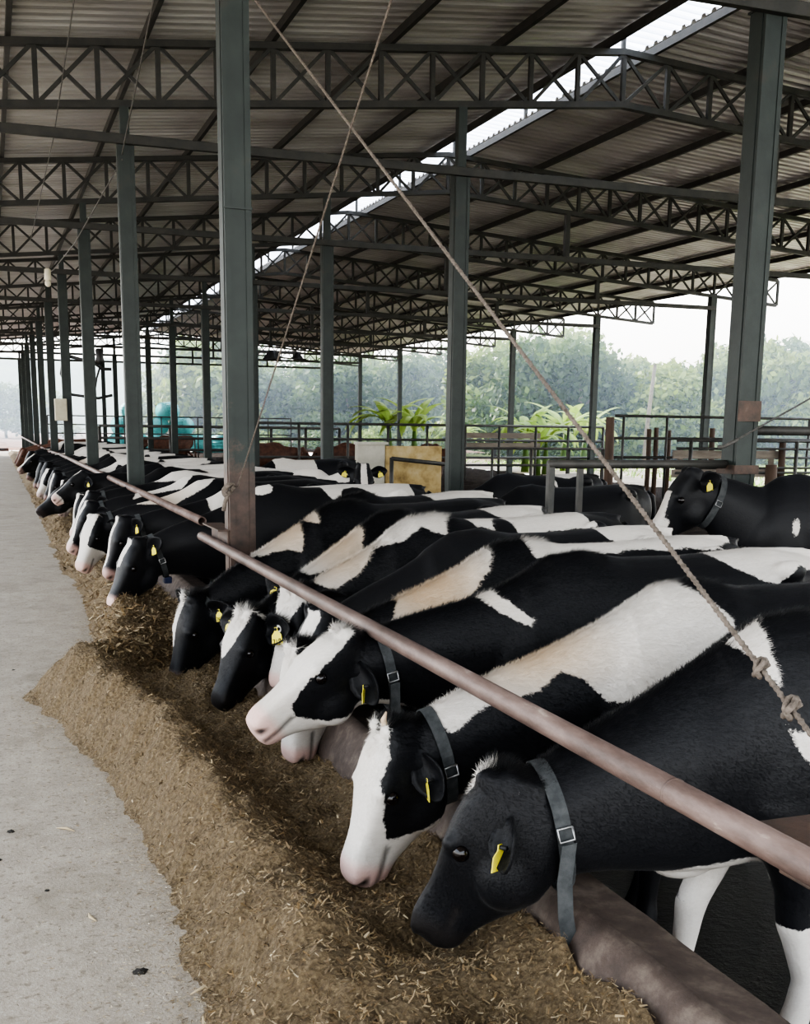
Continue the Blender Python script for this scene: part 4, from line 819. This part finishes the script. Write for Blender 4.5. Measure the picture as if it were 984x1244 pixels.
def flakes(name, n, sampler, tones, lmin, lmax, mat, parent=None, tilt=1.3):
    rg = np.random.RandomState(5); V = np.zeros((n, 4, 3), np.float32); T = np.zeros((n, 4), np.float32); T[:, 3] = 1
    for i in range(n):
        x, y, z = sampler(rg); L = lmin + (lmax - lmin) * rg.rand() ** 3; w_ = max(.0012, L * (.10 + .25 * rg.rand() ** 2)); a = rg.rand() * 6.283; el = (rg.rand() - .4) * tilt
        d = np.array([math.cos(a) * math.cos(el), math.sin(a) * math.cos(el), math.sin(el)]); s = np.array([-math.sin(a), math.cos(a), (rg.rand() - .5) * 1.2]); s /= np.linalg.norm(s)
        p = np.array([x, y, z]); V[i] = [p - d * L / 2 - s * w_ / 2, p + d * L / 2 - s * w_ * .3, p + d * L / 2 + s * w_ * .3, p - d * L / 2 + s * w_ / 2]
        c = tones[rg.randint(len(tones))]; k = .65 + .6 * rg.rand(); T[i, :3] = [q * k for q in c]
    me = bpy.data.meshes.new(name); me.from_pydata(V.reshape(-1, 3).tolist(), [], (np.arange(n * 4).reshape(n, 4)).tolist())
    at = me.attributes.new('tone', 'FLOAT_COLOR', 'POINT'); at.data.foreach_set('color', np.repeat(T, 4, 0).reshape(-1)); me.materials.append(mat)
    return link(bpy.data.objects.new(name, me), parent)
TN = [(.29, .21, .12), (.37, .285, .17), (.20, .135, .07), (.47, .385, .25), (.14, .09, .045), (.31, .235, .135), (.24, .16, .075), (.10, .066, .035), (.17, .12, .07)]
def s_heap(rg):
    while True:
        y = 1.6 + 8.5 * rg.rand() ** 2.3; x = 1.40 * rg.rand(); h = heap(x, y)
        if h > .004: return x, y, h + .004 + .012 * rg.rand()
o = flakes('silage_chips', 115000, s_heap, TN, .004, .026, M['flake'], sil); o['kind'] = 'stuff'
def s_far(rg):
    while True:
        y = 7 + 22 * rg.rand() ** 1.5; x = 1.40 * rg.rand(); h = heap(x, y, False)
        if h > .004: return x, y, h + .012 + .015 * rg.rand()
o = flakes('silage_chips', 14000, s_far, TN, .03, .08, M['flake'], sil); o['kind'] = 'stuff'
def s_alley(rg):
    while True:
        y = 1.6 + 10 * rg.rand() ** 1.6; xe = lerp_(y, KE); x = xe + .05 - rg.exponential(.13) if rg.rand() < .85 else xe - rg.rand() * 2.2
        if x > -2: return x, y, .003 + .004 * rg.rand()
o = flakes('straw_litter', 48000, s_alley, TN[:4] + [(.42, .36, .27), (.5, .45, .36), (.16, .12, .08)], .003, .016, M['flake'], None, .12)
tag(o, 'loose straw bits and dust scattered over the pale alley floor', 'litter', kind='stuff')
def clod(x, y, r, seed, label):
    bm = bmesh.new(); bmesh.ops.create_icosphere(bm, subdivisions=3, radius=r)
    for v in bm.verts:
        k = 1 + .55 * mn.noise(v.co * (2.2 / r) + Vector((seed, 0, 0))) + .3 * mn.noise(v.co * (5 / r)); v.co = Vector((v.co.x * k, v.co.y * k * .8, max(-.002, v.co.z * k * .42)))
    me = bpy.data.meshes.new('dung_clump'); bm.to_mesh(me); bm.free(); me.materials.append(M['dung']); me.polygons.foreach_set('use_smooth', [True] * len(me.polygons))
    o = put('dung_clump', me, None, (x, y, .002)); tag(o, label, 'dung', 'dung clumps on the alley floor')
CL = [(.335, 3.19, .020, 'biggest dark crumbly dung clump on the alley, at its near edge'), (.10, 3.90, .008, 'small black dung crumb on the alley floor, nearer the camera than the left-edge clumps'),
      (-.01, 4.55, .014, 'flat dark dung smear in the middle of the near alley floor'), (-.06, 4.25, .012, 'dark dung spot just below the flat smear on the alley'),
      (-.17, 5.10, .016, 'dark dung clump at the left picture edge, nearer of two'), (-.20, 6.1, .018, 'brown dung patch at the left picture edge, farther of two'),
      (.06, 7.7, .009, 'tiny dark clod on the alley beyond the spilled silage')]
for i, a in enumerate(CL): clod(a[0], a[1], a[2], i * 3.1, a[3])
rg = random.Random(3)
for i, (x, y, L, r_) in enumerate([(.50, 3.02, .10, .4), (.23, 3.62, .07, 1.9), (.20, 4.5, .09, -.7)]):
    o = MB().tube([(-L / 2, 0, .004), (0, .006, .007), (L / 2, -.004, .004)], [.002, .006, .002], 6).build('husk_shred', M['flake'], smooth=True)
    me = o.data; at = me.attributes.new('tone', 'FLOAT_COLOR', 'POINT'); at.data.foreach_set('color', [.42, .34, .22, 1] * len(me.vertices)); o.location = (x, y, .001); o.rotation_euler = (0, 0, r_)
    tag(o, ['long pale husk shred on the alley beside the heap toe, nearest', 'pale husk shred on the alley, second from the camera', 'thin dark stalk on the alley, farthest of the loose shreds'][i], 'husk', 'husk shreds on the alley')

# ------------------------------------------------------------ fences and yard
def fence(label, P0, P1, rails, posts, z0, r=.028, mat='fence', pr=.035, post_top=None):
    P0, P1 = Vector(P0), Vector(P1); t = empty('pipe_fence', (P0.x, P0.y, z0), label, 'fence', 'pipe fences of the yard behind the cows'); d = P1 - P0
    for z in rails: MB().tube([(0, 0, z - z0), (d.x, d.y, z - z0)], r, 8).build('rail', M[mat], t, smooth=True)
    for u in posts: MB().tube([(d.x * u, d.y * u, 0), (d.x * u, d.y * u, (post_top or max(rails)) - z0)], pr, 8).build('fence_post', M[mat], t, smooth=True)
    return t
fence('long dark pipe fence crossing behind the yard, with four rails and wide post spacing', (7.0, 31.9, 0), (18.3, 31.9, 0), [1.66, 1.22, .7], [0, .12, .25, .36, .47, .58, .68, .79, .89, 1.0], GZ, .038, pr=.042)
fence('low dark pipe fence ending before the round wooden post', (8.3, 20, 0), (11.5, 20, 0), [1.22, .90], [.05, .24, .5, .76, 1.0], GZ, .024, pr=.026)
fence('tall dark pipe fence right of the round wooden post', (12.9, 22, 0), (24, 22, 0), [1.90, 1.42, 1.0], [.02, .12, .30, .47, .70, .9], GZ, .030, pr=.03)
fence('pipe fence on the right with close lower rails, seen right of the middle post', (13.2, 20, 0), (20, 20, 0), [1.40, 1.24, .84, .74], [.05, .22, .44, .7, .95], GZ, .026, pr=.04)
fence('dark pipe fence behind the far cows at left, in front of the bales', (3.5, 40, 0), (12, 40, 0), [1.5, 1.1, .7], [0, .14, .28, .42, .56, .7, .85, 1.0], GZ, .045, pr=.055)
fence('thin far pipe fence with close rails before the bales', (2.5, 55, 0), (14, 55, 0), [1.9, 1.5, 1.1], [0, .15, .3, .45, .6, .75, .9, 1], GZ, .03, pr=.03)
t = empty('rear_rail', (3.97, 7.72, GZ), 'thick pipe rail behind the rumps, fixed to the right-hand middle post', 'rail')
MB().tube([(0, 0, 1.60), (1.62, .02, 1.60)], .035, 10).build('rail', M['fence'], t, smooth=True)
MB().box((.02, 0, .80), (.05, .05, 1.6)).build('fence_post', M['fence'], t); MB().box((.29, .03, .79), (.04, .04, 1.58)).build('fence_post', M['fence'], t)
MB().tube([(1.8, .02, 1.87), (5.2, .4, 1.87)], .04, 10).build('rail', M['fence'], t, smooth=True)
for x, y, zt, r, lab in [(9.3, 16, 1.80, .075, 'round brown wooden post where the pipe fences meet'), (15.04, 24, 1.62, .06, 'left one of a close pair of brown wooden posts in the yard'), (15.24, 24, 1.66, .06, 'right one of a close pair of brown wooden posts in the yard'),
                         (15.6, 24, 1.60, .06, 'single brown wooden post right of the close pair'), (16.85, 24, 1.66, .075, 'thick brown wooden post just left of the right-hand middle post'), (14.02, 18, .98, .12, 'short thick wooden stump right of the right-hand middle post'),
                         (16.3, 20.6, 1.42, .08, 'squared wooden post at the right end of the plank fence'), (10.9, 28.5, 1.1, .12, 'short grey wooden stump standing before the long pipe fence')]:
    o = MB().tube([(0, 0, 0), (.01, 0, (zt - GZ) * .6), (0, .01, zt - GZ)], [r, r * .96, r * .9], 12).build('wooden_post', M['wood'], smooth=True); o.location = (x, y, GZ); tag(o, lab, 'post', 'wooden posts in the yard')
for x0, x1, y, zs, lab in [(13.6, 16.4, 20.8, (1.10, .70), 'short fence of two weathered planks right of the right-hand middle post'), (13.4, 16.6, 33, (1.36, 1.05), 'far fence of two weathered planks behind the yard')]:
    t = empty('plank_fence', (x0, y, GZ), lab, 'fence')
    for z in zs: MB().box(((x1 - x0) / 2, -.07, z - GZ), (x1 - x0, .05, .17)).build('fence_plank', M['plank'], t)
    for u in (.08, .92): MB().box(((x1 - x0) * u, 0, (zs[0] - GZ + .1) / 2), (.09, .09, zs[0] - GZ + .1)).build('fence_post', M['plank'], t)
t = empty('trough_wall', (8.15, 25.75, GZ), 'low stained yellow concrete wall between the middle posts behind the cows', 'wall')
MB().box((1.42, 0, .70), (1.44, .2, 1.40)).build('stained_panel', M['yardwall'], t, bevel=.02)
mw_ = simple('pale_plaster', [(.3, (.42, .40, .34)), (.7, (.60, .58, .50))], 2, .85, bmp=.3)
MB().box((.34, .02, .72), (.70, .2, 1.44)).build('pale_panel', mw_, t, bevel=.02)
MB().box((.36, 0, 1.46), (.78, .26, .06)).build('coping', mw_, t)
MB().tube([(.55, -.95, 1.13), (2.1, -.95, .98)], .05, 10).build('guard_pipe', M['fence'], t, smooth=True); MB().tube([(.55, -.95, 0), (.55, -.95, 1.15)], .05, 8).build('guard_post', M['fence'], t, smooth=True)

# wrapped bales far behind
bm = bmesh.new(); bmesh.ops.create_cone(bm, cap_ends=True, segments=20, radius1=.52, radius2=.52, depth=1.1)
bmesh.ops.bevel(bm, geom=list(bm.edges), offset=.1, segments=3, affect='EDGES')
for v in bm.verts: v.co += Vector((1, 1, 1)) * .04 * mn.noise(v.co * 2.5)
bale_me = bpy.data.meshes.new('wrapped_bale'); bm.to_mesh(bale_me); bm.free(); bale_me.materials.append(M['bale']); bale_me.polygons.foreach_set('use_smooth', [True] * len(bale_me.polygons))
BL = [(6.6, 65.6, .5), (7.7, 65.2, .5), (8.8, 64.8, .5), (9.9, 64.4, .5), (11.0, 64.0, .5), (7.0, 65.5, 1.42), (8.9, 64.9, 1.42), (10.1, 64.5, 1.42), (9.4, 64.8, 2.25), (7.4, 65.3, 2.2), (12.1, 63.6, .5)]
BN = ['leftmost bale of the bottom row', 'second bale from the left in the bottom row', 'third bale from the left in the bottom row', 'fourth bale from the left in the bottom row', 'fifth bale from the left in the bottom row', 'leftmost bale of the second layer', 'middle bale of the second layer', 'rightmost bale of the second layer', 'highest bale on top of the pile', 'upper bale at the left of the pile', 'rightmost bale lying on the ground']
for i, (x, y, z) in enumerate(BL):
    o = put('wrapped_bale', bale_me, None, (x, y, z + .02)); o.rotation_euler = (PI / 2 + .12 * math.sin(i * 5), .25 * math.sin(i * 3.3), .9 * math.sin(i * 2.1)); o.scale = (1, 1, 1)
    tag(o, f'turquoise plastic-wrapped hay bale, {BN[i]}', 'bale', 'wrapped bales behind the shed')

# ------------------------------------------------------------ trees
def leaf_mesh(name, blobs, n, size, mat, seed, droop=.3):
    rg = np.random.RandomState(seed); V = np.zeros((n, 4, 3), np.float32); T = np.zeros(n, np.float32)
    wts = np.array([b[3] ** 2 for b in blobs]); wts /= wts.sum(); pick = rg.choice(len(blobs), n, p=wts)
    for i in range(n):
        cx, cy, cz, r = blobs[pick[i]]; d = rg.randn(3); d /= np.linalg.norm(d); k = r * (.62 + .42 * rg.rand()); p = np.array([cx, cy, cz]) + d * k * np.array([1, 1, .82])
        nr = d + rg.randn(3) * .6; nr /= np.linalg.norm(nr); a = np.cross(nr, rg.randn(3)); a /= np.linalg.norm(a); a[2] -= droop; a /= np.linalg.norm(a); b = np.cross(nr, a); s = size * (.6 + .8 * rg.rand())
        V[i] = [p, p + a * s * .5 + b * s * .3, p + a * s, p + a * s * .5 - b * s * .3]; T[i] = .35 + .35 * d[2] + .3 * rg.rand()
    me = bpy.data.meshes.new(name); me.from_pydata(V.reshape(-1, 3).tolist(), [], np.arange(n * 4).reshape(n, 4).tolist())
    at = me.attributes.new('tone', 'FLOAT', 'POINT'); at.data.foreach_set('value', np.repeat(T, 4)); me.materials.append(mat); return me
def crown_blobs(seed, n=16):
    rg = random.Random(seed); out = [(0, 0, .62, .30)]
    for i in range(n):
        a = rg.random() * 6.28; rr = .36 * math.sqrt(rg.random()); z = .34 + .55 * rg.random(); r = .11 + .12 * rg.random(); rr *= 1.1 - abs(z - .55); out.append((rr * math.cos(a), rr * math.sin(a), z, r))
    for i in range(7):
        a = i * .9 + rg.random(); out.append((.36 * math.cos(a), .36 * math.sin(a), .2 + .1 * rg.random(), .17))
    return out
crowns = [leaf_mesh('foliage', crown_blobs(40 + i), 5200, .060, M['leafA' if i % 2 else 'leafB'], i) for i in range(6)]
trunk_me = MB().tube([(0, 0, 0), (.01, 0, .25), (-.01, .01, .55), (.02, 0, .75)], [.03, .024, .016, .006], 9).tube([(0, 0, .3), (.15, .05, .55), (.2, .1, .7)], [.014, .009, .003], 7).tube([(0, 0, .36), (-.13, -.08, .6), (-.2, -.1, .72)], [.013, .008, .003], 7).mesh('trunk', M['bark'], True)
TR = [(46.0, 51.3, 7.4), (48.0, 57.0, 7.7), (40.7, 51.1, 7.0), (44.1, 58.4, 7.3), (38.8, 53.9, 6.3), (39.5, 58.0, 5.8), (33.3, 51.7, 5.2), (35.1, 57.4, 5.8), (35.6, 61.5, 6.6), (30.0, 55.0, 6.5), (32.2, 62.7, 7.5), (28.1, 57.9, 7.1), (29.1, 63.9, 6.8), (25.2, 58.9, 5.9), (26.6, 66.9, 5.9), (22.9, 61.9, 5.5), (23.1, 68.2, 5.8), (19.6, 63.1, 5.5), (20.1, 71.5, 5.8), (17.2, 68.2, 5.6), (17.1, 74.7, 6.0), (15.3, 75.3, 6.4), (12.4, 68.5, 6.9), (12.4, 73.1, 7.1), (12.9, 80.5, 6.2)]
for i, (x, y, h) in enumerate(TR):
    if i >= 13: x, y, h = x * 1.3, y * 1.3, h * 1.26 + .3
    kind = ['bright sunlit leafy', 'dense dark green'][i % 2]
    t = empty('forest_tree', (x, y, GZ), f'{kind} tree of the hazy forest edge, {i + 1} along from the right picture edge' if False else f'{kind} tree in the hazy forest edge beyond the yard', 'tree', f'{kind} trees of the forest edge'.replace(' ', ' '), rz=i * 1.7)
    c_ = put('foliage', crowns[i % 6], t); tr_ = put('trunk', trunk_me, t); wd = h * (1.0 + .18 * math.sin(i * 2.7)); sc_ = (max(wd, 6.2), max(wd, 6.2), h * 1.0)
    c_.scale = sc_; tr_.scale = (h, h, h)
# low shrubs closing the forest foot
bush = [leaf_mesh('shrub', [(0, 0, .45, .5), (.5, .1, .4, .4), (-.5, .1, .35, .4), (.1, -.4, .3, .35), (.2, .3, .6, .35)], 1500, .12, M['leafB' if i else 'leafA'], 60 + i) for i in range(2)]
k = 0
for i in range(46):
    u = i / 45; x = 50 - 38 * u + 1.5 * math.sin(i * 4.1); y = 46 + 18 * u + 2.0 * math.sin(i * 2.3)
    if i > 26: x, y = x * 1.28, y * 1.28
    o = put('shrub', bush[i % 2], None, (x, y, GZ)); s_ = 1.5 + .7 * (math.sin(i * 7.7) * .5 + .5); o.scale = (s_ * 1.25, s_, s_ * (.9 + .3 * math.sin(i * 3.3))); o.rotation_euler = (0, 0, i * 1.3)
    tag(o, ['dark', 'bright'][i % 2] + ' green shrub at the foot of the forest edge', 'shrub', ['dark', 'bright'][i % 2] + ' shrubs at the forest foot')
def banana_mesh(seed):
    rg = random.Random(seed); mb = MB(); n = 13
    for k in range(n):
        a = k * 2.4 + rg.random() * .5; lift = 1.35 - .055 * k + .2 * rg.random(); L = .62 + .16 * rg.random(); pts = []
        e = lift; p = Vector((0, 0, .34 + .01 * k)); seg = 9
        for s in range(seg + 1):
            pts.append(p.copy()); p = p + Vector((math.cos(a) * math.cos(e), math.sin(a) * math.cos(e), math.sin(e))) * L / seg; e -= .17 + .02 * k * .4
        sd = Vector((-math.sin(a), math.cos(a), 0)); b0 = len(mb.v); prof_ = [.008, .012, .03, .05, .06, .062, .058, .046, .028, .003]
        for q, w_ in zip(pts, prof_): mb.v += [tuple(q + sd * w_ + Vector((0, 0, -w_ * .25))), tuple(q), tuple(q - sd * w_ + Vector((0, 0, -w_ * .25)))]
        for s in range(seg):
            i0 = b0 + s * 3; mb.f += [(i0, i0 + 1, i0 + 4, i0 + 3), (i0 + 1, i0 + 2, i0 + 5, i0 + 4)]
    me = bpy.data.meshes.new('fronds'); me.from_pydata(mb.v, [], mb.f); at = me.attributes.new('tone', 'FLOAT', 'POINT'); at.data.foreach_set('value', [.35 + .5 * rg.random() for _ in me.vertices]); me.materials.append(M['leafC']); return me
ban = [banana_mesh(5 + i) for i in range(3)]; stem_me = MB().tube([(0, 0, 0), (.005, 0, .2), (0, 0, .42)], [.05, .042, .02], 9).mesh('stem', M['leafC'], True)
for i, (x, y, h, lab) in enumerate([(21.2, 43.4, 3.4, 'bright banana plant in the yard, left of the leaning pair'), (21.1, 41.3, 3.0, 'bright banana plant in front of the others beyond the pipe fence'), (23.7, 44.6, 3.9, 'tallest bright banana plant beyond the pipe fence'), (25.5, 46.1, 3.5, 'rightmost bright banana plant beyond the pipe fence'), (19.9, 39.6, 2.5, 'small banana plant nearest the slim eave posts'),
                                    (18.4, 52.9, 4.2, 'tall hazy banana plant left of the middle post, left one of two'), (18.9, 50.7, 3.9, 'tall hazy banana plant left of the middle post, right one of two'), (23.2, 55.4, 2.8, 'low banana plant beside the middle post')]):
    t = empty('banana_plant', (x, y, GZ), lab, 'banana plant', 'banana plants beyond the yard', rz=i * 1.1); a = put('fronds', ban[i % 3], t); a.scale = (h, h, h); a = put('stem', stem_me, t); a.scale = (h, h, h)
o = MB().tube([(0, 0, 0), (.12, 0, 2.4), (.35, 0, 4.9)], [.11, .1, .08], 10).build('utility_pole', M['bark'], smooth=True); o.location = (29.6, 47.6, GZ); tag(o, 'slim leaning grey pole in front of the forest', 'pole')
# grass fringe
def s_gr(rg):
    while True:
        x = 23 + 26 * rg.rand(); y = 22 + 34 * rg.rand()
        if y < 66 - (x - 12) * .45: return x, y, GZ + .1
o = flakes('grass', 9000, s_gr, [(.30, .46, .08), (.42, .56, .14), (.2, .34, .05)], .15, .45, M['flake'], None, 2.4); tag(o, 'sunlit pale green grass between the yard fence and the forest', 'grass', kind='stuff')
# hills behind
def hill(x, y): return 11.5 * math.exp(-((x + 10) / 40) ** 2) * (.75 + .5 * fbm(x, y, .03, 3, 2)) + 7 * math.exp(-((x - 38) / 28) ** 2) * (.8 + .4 * fbm(x, y, .05, 2, 7)) + 5 + 1.2 * fbm(x, y, .25, 3, 3)
mb = sheet(-180, 160, 190, 330, 170, 60, lambda x, y: GZ - 1 + hill(x, y) * min(1, max(0, (y - 190) / 35)))
o = struct(mb.build('hills', simple('forested_hill', [(.3, (.03, .07, .025)), (.7, (.10, .18, .05))], .35, .9, bmp=1, bscale=.9, bdist=1.5), smooth=True))
mb = sheet(-26, 1.0, 68, 96, 40, 40, lambda x, y: GZ + 1.5 * math.exp(-((x + 6.0) / 5.5) ** 2 - ((y - 82) / 8) ** 2) * (1 + .35 * fbm(x, y, .5, 3)) + .1)
struct(mb.build('soil_mound', M['redsoil'], smooth=True))
for i, (x, y, h) in enumerate([(-3.5, 100, 5), (-7, 104, 6), (-12, 102, 6.5), (1.5, 120, 5.5), (6, 128, 5)]):
    t = empty('forest_tree', (x, y, GZ), ['pale hazy tree beyond the far left end of the shed', 'pale hazy tree behind the reddish soil mound'][i % 2], 'tree', ['hazy trees beyond the far end', 'hazy trees behind the mound'][i % 2], rz=i)
    c_ = put('foliage', crowns[i % 6], t); c_.scale = (h * 1.3, h * 1.3, h); put('trunk', trunk_me, t).scale = (h, h, h)
# morning haze over the far end and the forest
m, nt, b = newmat('morning_haze'); nt.nodes.remove(b); vsn = nt.nodes.new('ShaderNodeVolumeScatter'); vsn.inputs['Color'].default_value = (.74, .87, 1, 1); vsn.inputs['Density'].default_value = .0066; vsn.inputs['Anisotropy'].default_value = .45
nt.links.new(vsn.outputs[0], nt.nodes['Material Output'].inputs['Volume'])
for lab_, (x0, x1, y0, y1) in (('pale morning haze hanging over the forest edge', (21.0, 130, -5, 185)), ('pale morning haze beyond the far end of the shed', (-40, 20.9, 64.6, 185))):
    o = MB().box(((x0 + x1) / 2, (y0 + y1) / 2, 7.9), (x1 - x0, y1 - y0, 16)).build('haze', m); tag(o, lab_, 'haze', kind='stuff')
